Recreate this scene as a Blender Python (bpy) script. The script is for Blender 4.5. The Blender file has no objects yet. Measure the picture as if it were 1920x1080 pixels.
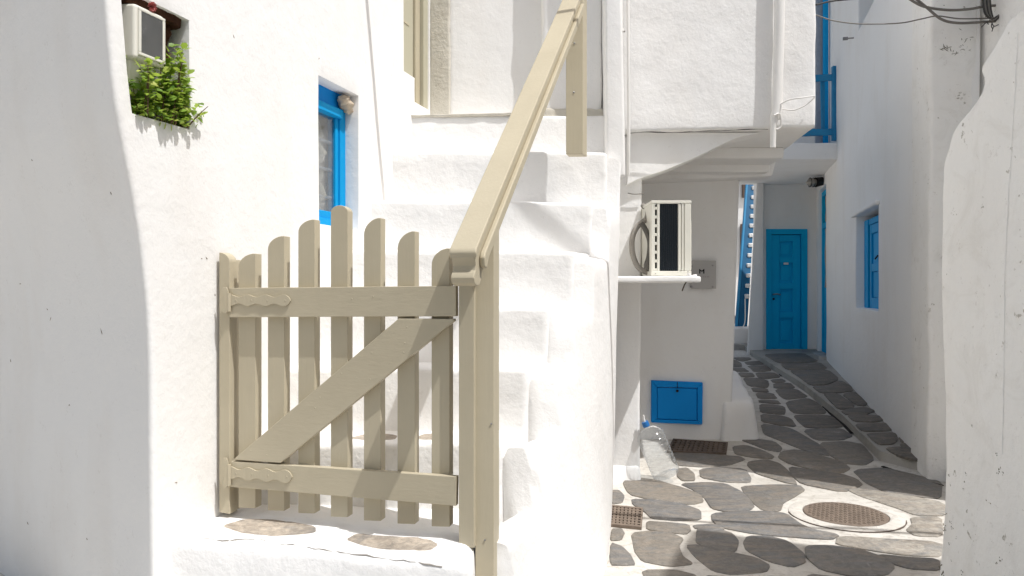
import bpy, bmesh, math, random
from mathutils import Vector, noise, Matrix
random.seed(7)
SC = bpy.context.scene
COL = SC.collection
# ---------------------------------------------------------------- camera, world, sun, exposure
EYE, FPX = 1.30, 1400.0                       # eye height (m) and focal length in photo pixels (1920 wide)
cam_data = bpy.data.cameras.new("camera")
cam_data.sensor_width = 36.0
cam_data.lens = 36.0 * FPX / 1920.0
cam_data.clip_start = 0.05
cam_data.clip_end = 500.0
cam = bpy.data.objects.new("camera", cam_data)
COL.objects.link(cam)
cam.location = (0, 0, EYE)
cam.rotation_euler = (math.pi / 2, 0, 0)
SC.camera = cam
SUN = Vector((0.43, -0.285, 1.0))              # towards the sun
world = bpy.data.worlds.new("World")
SC.world = world
world.use_nodes = True
wn = world.node_tree
sky = wn.nodes.new("ShaderNodeTexSky")
sky.sky_type = 'NISHITA'
sky.sun_disc = False
sky.sun_elevation = math.atan2(SUN.z, math.hypot(SUN.x, SUN.y))
sky.sun_rotation = math.atan2(SUN.x, SUN.y)
sky.dust_density = 4.5
sky.air_density = 1.5
sky.ozone_density = 1.0
wn.links.new(sky.outputs[0], wn.nodes["Background"].inputs[0])
wn.nodes["Background"].inputs[1].default_value = 0.112
sun_data = bpy.data.lights.new("sun", 'SUN')
sun_data.energy = 4.1
sun_data.angle = math.radians(0.53)
sun_data.color = (1.0, 0.993, 0.983)
sun = bpy.data.objects.new("sun", sun_data)
COL.objects.link(sun)
sun.location = (3, -2, 9)
sun.rotation_euler = (-SUN).to_track_quat('-Z', 'Y').to_euler()
vs = SC.view_settings
vs.view_transform = 'Standard'
vs.look = 'None'
vs.exposure = -0.03
vs.gamma = 1.0
vs.use_curve_mapping = False
SC.render.engine = 'CYCLES'
SC.cycles.max_bounces = 12
SC.cycles.diffuse_bounces = 8
SC.cycles.transparent_max_bounces = 16

# ---------------------------------------------------------------- measuring: a point seen in the photograph, at a known depth or on a known plane
def P(px, py, Y):
    return Vector(((px - 960) / FPX * Y, Y, EYE + (540 - py) / FPX * Y))
def ray(px, py):
    return Vector(((px - 960) / FPX, 1.0, (540 - py) / FPX))
def on_plane(px, py, o, n):
    d = ray(px, py)
    c = Vector((0, 0, EYE))
    return c + d * ((o - c).dot(n) / d.dot(n))
def ground(Y):
    t = max(0.0, Y - 4.9)
    return 0.05 * t * t / (t + 0.6)
def G(px, py, up=0.0):
    Y = 4.0
    for _ in range(40):
        Y = (EYE - ground(Y) - up) * FPX / (py - 540)
    return Vector(((px - 960) / FPX * Y, Y, ground(Y) + up))

# ---------------------------------------------------------------- materials
def rgb(r, g, b):                              # sRGB 0-255 to linear
    f = lambda c: ((c / 255 + 0.055) / 1.055) ** 2.4 if c > 10 else c / 255 / 12.92
    return (f(r), f(g), f(b), 1.0)
class NT:
    def __init__(s, name):
        s.m = bpy.data.materials.new(name)
        s.m.use_nodes = True
        s.t = s.m.node_tree
        s.b = s.t.nodes["Principled BSDF"]
        s.out = s.t.nodes["Material Output"]
    def n(s, kind, **kw):
        x = s.t.nodes.new(kind)
        for k, v in kw.items():
            if k in x.inputs.keys() if isinstance(k, str) else False:
                x.inputs[k].default_value = v
            else:
                setattr(x, k, v)
        return x
    def l(s, a, b):
        s.t.links.new(a, b)
    def coord(s, kind="Object"):
        if kind == "Position":
            return s.n("ShaderNodeNewGeometry").outputs["Position"]
        return s.n("ShaderNodeTexCoord").outputs[kind]
    def noise(s, co, scale, detail=4.0, rough=0.55, dist=0.0, stretch=None):
        if stretch:
            mp = s.n("ShaderNodeMapping")
            mp.inputs["Scale"].default_value = stretch
            s.l(co, mp.inputs["Vector"])
            co = mp.outputs[0]
        x = s.n("ShaderNodeTexNoise")
        x.inputs["Scale"].default_value = scale
        x.inputs["Detail"].default_value = detail
        x.inputs["Roughness"].default_value = rough
        x.inputs["Distortion"].default_value = dist
        s.l(co, x.inputs["Vector"])
        return x.outputs["Fac"]
    def ramp(s, fac, stops):
        r = s.n("ShaderNodeValToRGB")
        el = r.color_ramp.elements
        while len(el) < len(stops):
            el.new(0.5)
        for e, (p, c) in zip(el, stops):
            e.position = p
            e.color = c if hasattr(c, "__len__") else (c, c, c, 1)
        s.l(fac, r.inputs[0])
        return r.outputs[0]
    def mix(s, fac, a, b, mode='MIX'):
        x = s.n("ShaderNodeMix", data_type='RGBA', blend_type=mode)
        for i, v in ((0, fac), (6, a), (7, b)):
            if hasattr(v, "is_output"):
                s.l(v, x.inputs[i])
            else:
                x.inputs[i].default_value = v
        return x.outputs[2]
    def math(s, op, a, b=0.0, clamp=False):
        x = s.n("ShaderNodeMath", operation=op, use_clamp=clamp)
        for i, v in ((0, a), (1, b)):
            if hasattr(v, "is_output"):
                s.l(v, x.inputs[i])
            else:
                x.inputs[i].default_value = v
        return x.outputs[0]
    def bump(s, hs):                           # list of (height, strength, distance)
        prev = None
        for h, st, di in hs:
            b = s.n("ShaderNodeBump")
            b.inputs["Strength"].default_value = st
            b.inputs["Distance"].default_value = di
            s.l(h, b.inputs["Height"])
            if prev is not None:
                s.l(prev, b.inputs["Normal"])
            prev = b.outputs[0]
        s.l(prev, s.b.inputs["Normal"])
    def base(s, c):
        if hasattr(c, "is_output"):
            s.l(c, s.b.inputs["Base Color"])
        else:
            s.b.inputs["Base Color"].default_value = c
    def done(s, rough=0.6, spec=0.3, metal=0.0):
        s.b.inputs["Roughness"].default_value = rough
        s.b.inputs["Specular IOR Level"].default_value = spec
        s.b.inputs["Metallic"].default_value = metal
        return s.m

def plaster(name, col=(0.83, 0.822, 0.808, 1), stain=(0.72, 0.68, 0.63, 1), amount=0.5, lumps=0.5, fine=0.35, spots=0.0, grime=0.0):
    k = NT(name)
    co = k.coord("Position")
    big = k.noise(co, 1.3, 5, 0.6, 0.4)
    streak = k.noise(co, 3.0, 4, 0.6, 0.2, (1.0, 1.0, 0.22))
    f = k.math('MULTIPLY', k.ramp(k.math('MULTIPLY', k.math('ADD', big, streak), 0.5), [(0.48, 0.0), (0.72, 1.0)]), amount)
    c = k.mix(f, col, stain)
    fl = k.ramp(k.noise(co, 38, 3, 0.6), [(0.66, 0.0), (0.76, 1.0)])
    c = k.mix(k.math('MULTIPLY', fl, 0.06 + 0.35 * grime), c, (0.60, 0.57, 0.52, 1))
    tiny = k.ramp(k.math('MULTIPLY', k.noise(co, 17, 2, 0.5), k.noise(co, 90, 2, 0.5)), [(0.395, 0.0), (0.42, 1.0)])
    c = k.mix(k.math('MULTIPLY', tiny, 0.10 + 0.5 * grime), c, (0.40, 0.35, 0.30, 1))
    if spots:
        a = k.noise(co, 9, 4, 0.65, 0.6)
        b = k.noise(co, 34, 4, 0.7, 0.3)
        sp = k.ramp(k.math('MULTIPLY', a, b), [(0.375, 0.0), (0.42, 1.0)])
        c = k.mix(k.math('MULTIPLY', sp, spots), c, (0.17, 0.135, 0.075, 1))
    if grime:
        g = k.ramp(k.noise(co, 5, 6, 0.7, 1.2), [(0.52, 0.0), (0.66, 1.0)])
        c = k.mix(k.math('MULTIPLY', g, grime), c, (0.50, 0.46, 0.39, 1))
    k.base(c)
    k.bump([(k.noise(co, 7, 5, 0.6), lumps, 0.03), (k.noise(co, 34, 5, 0.65), fine, 0.008), (k.noise(co, 160, 3, 0.6), fine * 0.7, 0.002)])
    return k.done(0.88, 0.15)
M = {}
M['plaster'] = plaster("white_limewash_plaster", amount=0.45, lumps=0.26, fine=0.32)
M['smooth'] = plaster("smooth_white_plaster", amount=0.5, lumps=0.20, fine=0.22)
M['step'] = plaster("lumpy_whitewash", amount=0.15, lumps=0.4, fine=0.26)
M['dirty'] = plaster("weathered_plaster", col=(0.86, 0.845, 0.815, 1), amount=0.5, lumps=0.35, fine=0.5, spots=0.6, grime=0.15)
M['cement'] = plaster("bare_cement_render", col=(0.60, 0.57, 0.50, 1), stain=(0.42, 0.38, 0.31, 1), amount=0.9, lumps=0.5, fine=0.6, grime=0.4)
M['kerb'] = plaster("stained_kerb_plaster", col=(0.52, 0.51, 0.49, 1), stain=(0.12, 0.115, 0.105, 1), amount=1.0, lumps=0.9, fine=0.9, grime=0.6, spots=0.5)

def paint(name, col, dark, rough=0.42, grain=0.25, wear=0.25, vertical=True, chips=0.0):
    k = NT(name)
    co = k.coord("Object")
    g = k.noise(co, 14, 5, 0.6, 0.3, (6, 6, 0.5) if vertical else (0.5, 6, 6))
    v = k.noise(co, 4, 4, 0.6)
    c = k.mix(k.math('MULTIPLY', k.ramp(v, [(0.35, 0.0), (0.75, 1.0)]), wear), col, dark)
    if chips:
        ch = k.ramp(k.noise(co, 26, 5, 0.7, 0.5), [(0.63, 0.0), (0.68, 1.0)])
        c = k.mix(k.math('MULTIPLY', ch, chips), c, (0.10, 0.13, 0.16, 1))
    k.base(c)
    k.bump([(g, grain, 0.003), (k.noise(co, 90, 3, 0.6), 0.15, 0.001)])
    return k.done(rough, 0.18)
M['tan'] = paint("beige_gloss_paint", (0.490, 0.436, 0.322, 1), (0.415, 0.365, 0.265, 1), 0.5, 0.3, 0.6)
M['tan_h'] = paint("beige_gloss_paint_rail", (0.490, 0.436, 0.322, 1), (0.415, 0.365, 0.265, 1), 0.5, 0.3, 0.6, False)
M['tan_pale'] = paint("beige_door_paint", (0.47, 0.445, 0.34, 1), (0.43, 0.40, 0.30, 1))
M['blue'] = paint("blue_gloss_paint", (0.002, 0.25, 0.70, 1), (0.002, 0.21, 0.58, 1), 0.6, 0.3, chips=0.0)
M['blue_door'] = paint("deep_turquoise_blue_paint", (0.002, 0.41, 0.74, 1), (0.002, 0.31, 0.58, 1), 0.6, 0.3)
M['blue_deep'] = paint("deep_blue_stair_paint", (0.004, 0.10, 0.22, 1), (0.004, 0.07, 0.15, 1), 0.5, 0.3, 0.5)
M['blue_worn'] = paint("worn_blue_paint", (0.03, 0.24, 0.46, 1), (0.02, 0.15, 0.30, 1), 0.5, 0.35, 0.6, chips=0.9)
M['blue_light'] = paint("bright_blue_paint", (0.002, 0.31, 0.66, 1), (0.002, 0.26, 0.56, 1), 0.6, 0.2)
M['pvc'] = paint("white_painted_pvc", (0.78, 0.765, 0.74, 1), (0.70, 0.68, 0.64, 1), 0.45, 0.1)
M['cream'] = paint("cream_plastic", (0.72, 0.705, 0.63, 1), (0.64, 0.62, 0.54, 1), 0.4, 0.05, 0.5)

def plain(name, col, rough=0.6, spec=0.3, metal=0.0, var=0.15, scale=20, bump=0.2):
    k = NT(name)
    co = k.coord("Object")
    f = k.noise(co, scale, 4, 0.6)
    d = tuple(c * (1 - 2.2 * var) for c in col[:3]) + (1,)
    k.base(k.mix(f, col, d))
    k.bump([(k.noise(co, scale * 3, 4, 0.6), bump, 0.002)])
    return k.done(rough, spec, metal)
M['black'] = plain("matt_black", (0.012, 0.012, 0.013, 1))
M['dark_fin'] = plain("dark_radiator_fins", (0.030, 0.042, 0.055, 1), 0.4, 0.5, 0.3, 0.3, 60)
M['cable'] = plain("black_cable_sheath", (0.05, 0.048, 0.045, 1), 0.5)
M['grey_cable'] = plain("grey_cable_sheath", (0.20, 0.185, 0.165, 1), 0.55)
M['insulation'] = plain("grey_pipe_insulation", (0.36, 0.335, 0.30, 1), 0.8, 0.1, 0, 0.2, 14, 0.5)
M['old_hose'] = plain("dark_grey_hose_insulation", (0.17, 0.16, 0.145, 1), 0.85, 0.1, 0, 0.3, 14, 0.5)
M['iron'] = plain("rusty_cast_iron", (0.30, 0.235, 0.185, 1), 0.75, 0.3, 0.1, 0.3, 30, 0.6)
M['drain'] = plain("rusty_drain_iron", (0.19, 0.145, 0.115, 1), 0.8, 0.3, 0.1, 0.3, 30, 0.6)
M['dark_brown'] = plain("matt_dark_brown", (0.035, 0.03, 0.026, 1), 0.9, 0.2, 0, 0.3, 25, 0.8)
M['steel'] = plain("steel_screw", (0.35, 0.34, 0.33, 1), 0.35, 0.5, 0.9)
M['wood'] = plain("raw_brown_wood", (0.28, 0.13, 0.065, 1), 0.8, 0.2, 0, 0.3, 18, 0.5)
M['rot'] = plain("rotten_dark_timber", (0.10, 0.045, 0.025, 1), 0.9, 0.1, 0, 0.4, 30, 1.0)
M['brown'] = plain("brown_shutter_paint", (0.14, 0.10, 0.08, 1), 0.6)
M['shell'] = plain("chalky_cream_shell", (0.66, 0.55, 0.42, 1), 0.7, 0.2, 0, 0.2, 30, 0.8)
M['plaque'] = plain("frosted_grey_acrylic", (0.47, 0.455, 0.44, 1), 0.25, 0.5, 0, 0.06, 5, 0.02)
M['print'] = plain("faded_pink_grey_print", (0.40, 0.36, 0.36, 1), 0.5)
M['curtain'] = plain("cream_curtain_cloth", (0.60, 0.56, 0.49, 1), 0.9, 0.1)
M['room'] = plain("dim_room_plaster", (0.42, 0.40, 0.37, 1), 0.9, 0.1)
M['bar'] = plain("grey_painted_bar", (0.42, 0.45, 0.50, 1), 0.5)
M['cap_blue'] = plain("blue_plastic_cap", (0.02, 0.17, 0.48, 1), 0.35, 0.5)
M['moss'] = plain("dry_olive_moss", (0.20, 0.17, 0.09, 1), 0.9, 0.1, 0, 0.4, 40, 1.0)
M['scuff'] = plain("faint_brown_scuff", (0.34, 0.28, 0.22, 1), 0.9)
M['twig'] = plain("dry_twig", (0.10, 0.07, 0.045, 1), 0.9)
M['stem'] = plain("reddish_plant_stem", (0.16, 0.10, 0.06, 1), 0.8)
M['flower'] = plain("red_pink_petals", (0.62, 0.20, 0.19, 1), 0.7)
M['lamp'] = plain("dusty_glass_globe", (0.32, 0.30, 0.27, 1), 0.3, 0.5)

k = NT("lime_mortar")
co = k.coord("Position")
c = k.mix(k.ramp(k.noise(co, 2.2, 5, 0.65, 0.5), [(0.40, 0.0), (0.70, 1.0)]), (0.63, 0.60, 0.55, 1), (0.47, 0.44, 0.39, 1))
c = k.mix(k.math('MULTIPLY', k.ramp(k.noise(co, 16, 6, 0.7, 0.8), [(0.50, 0.0), (0.64, 1.0)]), 0.6), c, (0.36, 0.325, 0.28, 1))
c = k.mix(k.math('MULTIPLY', k.ramp(k.noise(co, 55, 4, 0.7, 0.5), [(0.64, 0.0), (0.72, 1.0)]), 0.6), c, (0.14, 0.12, 0.10, 1))
k.base(c)
k.bump([(k.noise(co, 11, 5, 0.65), 0.5, 0.02), (k.noise(co, 70, 4, 0.65), 0.5, 0.005)])
M['mortar'] = k.done(0.9, 0.15)
M['joint'] = plaster("grey_worn_joint_mortar", col=(0.40, 0.38, 0.345, 1), stain=(0.17, 0.155, 0.135, 1), amount=0.8, lumps=0.8, fine=0.9, grime=0.3)
def stone_mat(name, tones):
    k = NT(name)
    co = k.coord("Position")
    r = k.n("ShaderNodeObjectInfo").outputs["Random"]
    c = k.ramp(r, tones)
    v = k.ramp(k.noise(co, 5, 5, 0.65, 0.7), [(0.35, 0.0), (0.68, 1.0)])
    c = k.mix(k.math('MULTIPLY', v, 0.55), c, (0.175, 0.155, 0.132, 1))
    b = k.ramp(k.noise(co, 3.1, 4, 0.6, 1.5), [(0.56, 0.0), (0.62, 1.0)])
    c = k.mix(k.math('MULTIPLY', b, 0.4), c, (0.17, 0.185, 0.20, 1))
    sp = k.ramp(k.noise(co, 85, 4, 0.7), [(0.60, 0.0), (0.74, 1.0)])
    c = k.mix(k.math('MULTIPLY', sp, 0.45), c, (0.34, 0.33, 0.30, 1))
    wv = k.ramp(k.noise(co, 4.0, 6, 0.7, 2.2, (0.6, 2.2, 1)), [(0.42, 0.0), (0.60, 1.0)])
    c = k.mix(k.math('MULTIPLY', wv, 0.42), c, (0.36, 0.295, 0.225, 1))
    fine_ = k.ramp(k.noise(co, 28, 6, 0.75, 0.6), [(0.40, 0.0), (0.62, 1.0)])
    c = k.mix(k.math('MULTIPLY', fine_, 0.45), c, (0.10, 0.095, 0.088, 1))
    lime = k.ramp(k.noise(co, 7, 6, 0.75, 1.0), [(0.60, 0.0), (0.70, 1.0)])
    c = k.mix(k.math('MULTIPLY', lime, 0.35), c, (0.50, 0.48, 0.44, 1))
    k.base(c)
    k.bump([(k.noise(co, 8, 6, 0.7, 0.6), 0.8, 0.02), (k.noise(co, 40, 6, 0.72), 0.9, 0.006)])
    return k.done(0.68, 0.3)
M['stone'] = stone_mat("grey_schist", [(0.0, (0.165, 0.167, 0.168, 1)), (0.3, (0.220, 0.218, 0.212, 1)), (0.6, (0.262, 0.240, 0.208, 1)), (0.8, (0.190, 0.184, 0.172, 1)), (1.0, (0.185, 0.196, 0.208, 1))])
M['stone_far'] = stone_mat("brown_schist", [(0.0, (0.125, 0.114, 0.100, 1)), (0.5, (0.160, 0.145, 0.127, 1)), (1.0, (0.135, 0.128, 0.118, 1))])
M['stone_pale'] = stone_mat("pale_cement_slab", [(0.0, (0.42, 0.39, 0.34, 1)), (1.0, (0.50, 0.46, 0.40, 1))])
M['patch'] = stone_mat("worn_sandstone", [(0.0, (0.60, 0.52, 0.43, 1)), (1.0, (0.66, 0.57, 0.47, 1))])
k = NT("green_leaf")
r = k.n("ShaderNodeNewGeometry").outputs["Random Per Island"]
k.base(k.ramp(r, [(0.0, (0.06, 0.15, 0.03, 1)), (0.4, (0.20, 0.33, 0.05, 1)), (0.75, (0.38, 0.48, 0.07, 1)), (1.0, (0.52, 0.52, 0.17, 1))]))
k.b.inputs["Subsurface Weight"].default_value = 0.0
tr = k.n("ShaderNodeBsdfTranslucent")
tr.inputs[0].default_value = (0.40, 0.55, 0.08, 1)
mx = k.n("ShaderNodeMixShader")
mx.inputs[0].default_value = 0.45
k.l(k.b.outputs[0], mx.inputs[1]); k.l(tr.outputs[0], mx.inputs[2]); k.l(mx.outputs[0], k.out.inputs[0])
M['leaf'] = k.done(0.45, 0.45)
def glass(name, tint, trans, rough=0.05, dirt=0.15):
    k = NT(name)
    t = k.n("ShaderNodeBsdfTransparent"); t.inputs[0].default_value = tint
    g = k.n("ShaderNodeBsdfGlossy"); g.inputs["Roughness"].default_value = rough
    g.inputs[0].default_value = (0.9, 0.9, 0.9, 1)
    lw = k.n("ShaderNodeLayerWeight"); lw.inputs[0].default_value = 0.5
    fac = k.math('MULTIPLY', k.math('POWER', lw.outputs["Facing"], 2.3), 0.85)
    m1 = k.n("ShaderNodeMixShader")
    k.l(k.math('MAXIMUM', fac, trans), m1.inputs[0]); k.l(t.outputs[0], m1.inputs[1]); k.l(g.outputs[0], m1.inputs[2])
    d = k.n("ShaderNodeBsdfDiffuse"); d.inputs[0].default_value = (0.6, 0.6, 0.58, 1)
    m2 = k.n("ShaderNodeMixShader")
    k.l(k.math('MULTIPLY', k.noise(k.coord("Object"), 12, 4, 0.7), dirt), m2.inputs[0]); k.l(m1.outputs[0], m2.inputs[1]); k.l(d.outputs[0], m2.inputs[2])
    k.l(m2.outputs[0], k.out.inputs[0])
    return k.m
M['pane'] = glass("window_glass", (0.85, 0.87, 0.88, 1), 0.08)
M['clear'] = glass("clear_bottle_plastic", (0.93, 0.945, 0.96, 1), 0.07, 0.08, 0.12)
M['meter_glass'] = glass("dark_meter_glass", (0.25, 0.27, 0.30, 1), 0.10, 0.15, 0.25)

# ---------------------------------------------------------------- builders
def tag(o, label=None, cat=None, group=None, kind=None):
    for key, v in (('label', label), ('category', cat), ('group', group), ('kind', kind)):
        if v:
            o[key] = v
    return o
def thing(name, label, cat, loc=(0, 0, 0), group=None):
    o = bpy.data.objects.new(name, None)
    o.empty_display_size = 0.1
    COL.objects.link(o)
    o.location = loc
    return tag(o, label, cat, group)
def finish(name, bm, mat, parent=None, smooth=True, angle=40, flat=False):
    bmesh.ops.remove_doubles(bm, verts=bm.verts, dist=1e-5)
    bmesh.ops.recalc_face_normals(bm, faces=bm.faces)
    me = bpy.data.meshes.new(name)
    bm.to_mesh(me); bm.free()
    if smooth:
        me.polygons.foreach_set("use_smooth", [True] * len(me.polygons))
        try:
            me.set_sharp_from_angle(angle=math.radians(angle))
        except Exception:
            pass
    for m in (mat if isinstance(mat, (list, tuple)) else [mat]):
        me.materials.append(m)
    o = bpy.data.objects.new(name, me)
    COL.objects.link(o)
    if flat:
        wm = o.modifiers.new("face_weighting", 'WEIGHTED_NORMAL'); wm.keep_sharp = True; wm.weight = 100
    if parent is not None:
        o.parent = parent
        loc = Vector((0, 0, 0)); q = parent
        while q is not None:
            loc += q.location; q = q.parent
        me.transform(Matrix.Translation(-loc))
    return o
def wob(p, amp, sc):
    if not amp:
        return Vector((0, 0, 0))
    return (noise.noise_vector(p * sc) * 0.7 + noise.noise_vector(p * sc * 2.7 + Vector((9, 3, 5))) * 0.3) * amp
def hex_block(bm, c8, r=0.02, div=0.12, amp=0.0, sc=4.0):
    """Rounded block between eight corners: bottom four (counter-clockwise), then the top four above them."""
    c = [Vector(v) for v in c8]
    L = [((c[1] - c[0]).length + (c[6] - c[7]).length) / 2, ((c[3] - c[0]).length + (c[6] - c[5]).length) / 2, ((c[4] - c[0]).length + (c[6] - c[2]).length) / 2]
    h = [x / 2 for x in L]
    rr = min(r, min(h) * 0.9)
    def axis(i):
        inner = [-(h[i] - rr), h[i] - rr]
        n = max(1, int((inner[1] - inner[0]) / div))
        a = [-h[i] + rr * (1 - math.cos(t * math.pi / 8)) * 1.0 for t in (0, 1.5, 3)] if rr > 0 else [-h[i]]
        mid = [inner[0] + (inner[1] - inner[0]) * j / n for j in range(n + 1)]
        return a + mid + [-x for x in reversed(a)]
    ax = [axis(0), axis(1), axis(2)]
    def mp(p):
        q = [max(-(h[i] - rr), min(h[i] - rr, p[i])) for i in range(3)]
        d = Vector([p[i] - q[i] for i in range(3)])
        if d.length > 1e-9 and rr > 0:
            m = max(abs(x) for x in d)
            d = d.normalized() * rr * (m / rr) if m < rr - 1e-9 else d.normalized() * rr
        p2 = [q[i] + d[i] for i in range(3)]
        a, b, t = [(p2[i] + h[i]) / L[i] for i in range(3)]
        w = (c[0] * (1 - a) * (1 - b) + c[1] * a * (1 - b) + c[2] * a * b + c[3] * (1 - a) * b) * (1 - t) + (c[4] * (1 - a) * (1 - b) + c[5] * a * (1 - b) + c[6] * a * b + c[7] * (1 - a) * b) * t
        return w + wob(w, amp, sc)
    for i in range(3):
        j, l = (i + 1) % 3, (i + 2) % 3
        for sgn in (-1, 1):
            grid = {}
            for u, a in enumerate(ax[j]):
                for v, b in enumerate(ax[l]):
                    p = [0, 0, 0]; p[i] = sgn * h[i]; p[j] = a; p[l] = b
                    grid[u, v] = bm.verts.new(mp(p))
            for u in range(len(ax[j]) - 1):
                for v in range(len(ax[l]) - 1):
                    bm.faces.new((grid[u, v], grid[u + 1, v], grid[u + 1, v + 1], grid[u, v + 1]))
def box8(x0, x1, y0, y1, z0, z1):
    return [(x0, y0, z0), (x1, y0, z0), (x1, y1, z0), (x0, y1, z0), (x0, y0, z1), (x1, y0, z1), (x1, y1, z1), (x0, y1, z1)]
def block(name, c8, mat, parent=None, r=0.02, div=0.12, amp=0.0, sc=4.0):
    bm = bmesh.new()
    hex_block(bm, c8, r, div, amp, sc)
    return finish(name, bm, mat, parent, flat=div >= 0.3)
def boxf(x0, x1, y0, y1, z0, z1, fr):
    """Eight corners of a box given in a frame (origin, u, v, w)."""
    o, u, v, w = fr
    return [o + u * x + v * y + w * z for x, y, z in box8(x0, x1, y0, y1, z0, z1)]
def add_prism(bm, pts, fr, d0, d1, bev=0.0, seg=2):
    """Outline pts (a, b) in the plane a*u + b*w of frame fr, thickness from d0 to d1 along v."""
    o, u, v, w = fr
    b2 = bmesh.new()
    lo = [b2.verts.new(o + u * a + w * b + v * d0) for a, b in pts]
    hi = [b2.verts.new(o + u * a + w * b + v * d1) for a, b in pts]
    n = len(pts)
    b2.faces.new(lo); b2.faces.new(list(reversed(hi)))
    for i in range(n):
        j = (i + 1) % n
        b2.faces.new((lo[j], lo[i], hi[i], hi[j]))
    bmesh.ops.recalc_face_normals(b2, faces=b2.faces)
    if bev > 0:
        ed = [e for e in b2.edges if len(e.link_faces) == 2 and e.calc_face_angle(0) > math.radians(32)]
        bmesh.ops.bevel(b2, geom=ed, offset=bev, segments=seg, affect='EDGES', profile=0.5, clamp_overlap=True)
    me = bpy.data.meshes.new("tmp"); b2.to_mesh(me); b2.free()
    bm.from_mesh(me); bpy.data.meshes.remove(me)
def prism(name, pts, fr, d0, d1, mat, parent=None, bev=0.003):
    bm = bmesh.new()
    add_prism(bm, pts, fr, d0, d1, bev)
    return finish(name, bm, mat, parent, angle=50, flat=True)
def rect(a0, a1, b0, b1):
    return [(a0, b0), (a1, b0), (a1, b1), (a0, b1)]
def catmull(pts, n=8):
    p = [Vector(x) for x in pts]
    p = [p[0] * 2 - p[1]] + p + [p[-1] * 2 - p[-2]]
    out = []
    for i in range(1, len(p) - 2):
        for k in range(n):
            t = k / n
            out.append(0.5 * ((2 * p[i]) + (p[i + 1] - p[i - 1]) * t + (2 * p[i - 1] - 5 * p[i] + 4 * p[i + 1] - p[i + 2]) * t * t + (3 * p[i] - p[i - 1] - 3 * p[i + 1] + p[i + 2]) * t ** 3))
    out.append(p[-2])
    return out
def add_tube(bm, path, r, seg=8, cap=True):
    path = [Vector(p) for p in path]
    rs = r if hasattr(r, "__len__") else [r] * len(path)
    rings = []
    up = Vector((0, 0, 1))
    for i, p in enumerate(path):
        t = (path[min(i + 1, len(path) - 1)] - path[max(i - 1, 0)]).normalized()
        ref = up if abs(t.z) < 0.95 else Vector((1, 0, 0))
        a = t.cross(ref).normalized(); b = t.cross(a)
        if rings:                                   # keep the rings from twisting
            a = (la - t * la.dot(t)).normalized(); b = t.cross(a)
        la = a
        rings.append([bm.verts.new(p + (a * math.cos(q * 2 * math.pi / seg) + b * math.sin(q * 2 * math.pi / seg)) * rs[i]) for q in range(seg)])
    for i in range(len(rings) - 1):
        for q in range(seg):
            s = (q + 1) % seg
            bm.faces.new((rings[i][q], rings[i][s], rings[i + 1][s], rings[i + 1][q]))
    if cap:
        bm.faces.new(rings[0]); bm.faces.new(list(reversed(rings[-1])))
def tube(name, path, r, mat, parent=None, seg=10):
    bm = bmesh.new(); add_tube(bm, path, r, seg)
    return finish(name, bm, mat, parent)
def add_lump(bm, c, r, amp=0.3, sc=8, sub=2):
    m = bmesh.ops.create_icosphere(bm, subdivisions=sub, radius=1.0)
    for v in m['verts']:
        d = v.co.copy()
        v.co = Vector(c) + Vector((d.x * r[0], d.y * r[1], d.z * r[2])) * (1 + amp * noise.noise(d * 1.7 + Vector(c) * sc))
def lathe(bm, prof, fr, seg=28):
    o, u, v, w = fr
    rings = []
    for r, h in prof:
        rings.append([bm.verts.new(o + w * h + (u * math.cos(q * 2 * math.pi / seg) + v * math.sin(q * 2 * math.pi / seg)) * r) for q in range(seg)])
    for i in range(len(rings) - 1):
        for q in range(seg):
            s = (q + 1) % seg
            bm.faces.new((rings[i][q], rings[i][s], rings[i + 1][s], rings[i + 1][q]))
def sheet(name, S, us, vs_, holes, mat, parent, thick, bev=0.012, amp=0.006, sc=2.2, nrm=None):
    """Wall: grid of S(u, v), cells inside holes left out, thickened away from the viewer side."""
    bm = bmesh.new()
    V = {}
    for i, u in enumerate(us):
        for j, v in enumerate(vs_):
            p = S(u, v)
            V[i, j] = bm.verts.new(p + wob(p, amp, sc))
    for i in range(len(us) - 1):
        for j in range(len(vs_) - 1):
            uc, vc = (us[i] + us[i + 1]) / 2, (vs_[j] + vs_[j + 1]) / 2
            if any(a < uc < b and c < vc < d for a, b, c, d in holes):
                continue
            bm.faces.new((V[i, j], V[i + 1, j], V[i + 1, j + 1], V[i, j + 1]))
    bmesh.ops.delete(bm, geom=[v for v in bm.verts if not v.link_faces], context='VERTS')
    bm.normal_update()
    if nrm is not None and sum((f.normal.dot(nrm) * f.calc_area() for f in bm.faces), 0.0) < 0:
        bmesh.ops.reverse_faces(bm, faces=bm.faces)
    me = bpy.data.meshes.new(name)
    bm.to_mesh(me); bm.free()
    me.polygons.foreach_set("use_smooth", [True] * len(me.polygons))
    me.materials.append(mat)
    o = bpy.data.objects.new(name, me); COL.objects.link(o)
    s = o.modifiers.new("thickness", 'SOLIDIFY'); s.thickness = thick; s.offset = -1.0; s.use_even_offset = False
    if bev:
        b = o.modifiers.new("edge", 'BEVEL'); b.width = bev; b.segments = 3; b.limit_method = 'ANGLE'; b.angle_limit = math.radians(55)
    if parent is not None:
        o.parent = parent
        me.transform(Matrix.Translation(-parent.location))
    return o
def breaks(lo, hi, step, extra=()):
    n = max(1, round((hi - lo) / step))
    s = [lo + (hi - lo) * i / n for i in range(n + 1)]
    s = [x for x in s if all(abs(x - e) > step * 0.3 for e in extra)] + [e for e in extra if lo - 1e-6 <= e <= hi + 1e-6]
    return sorted(set(round(x, 5) for x in s))
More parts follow.
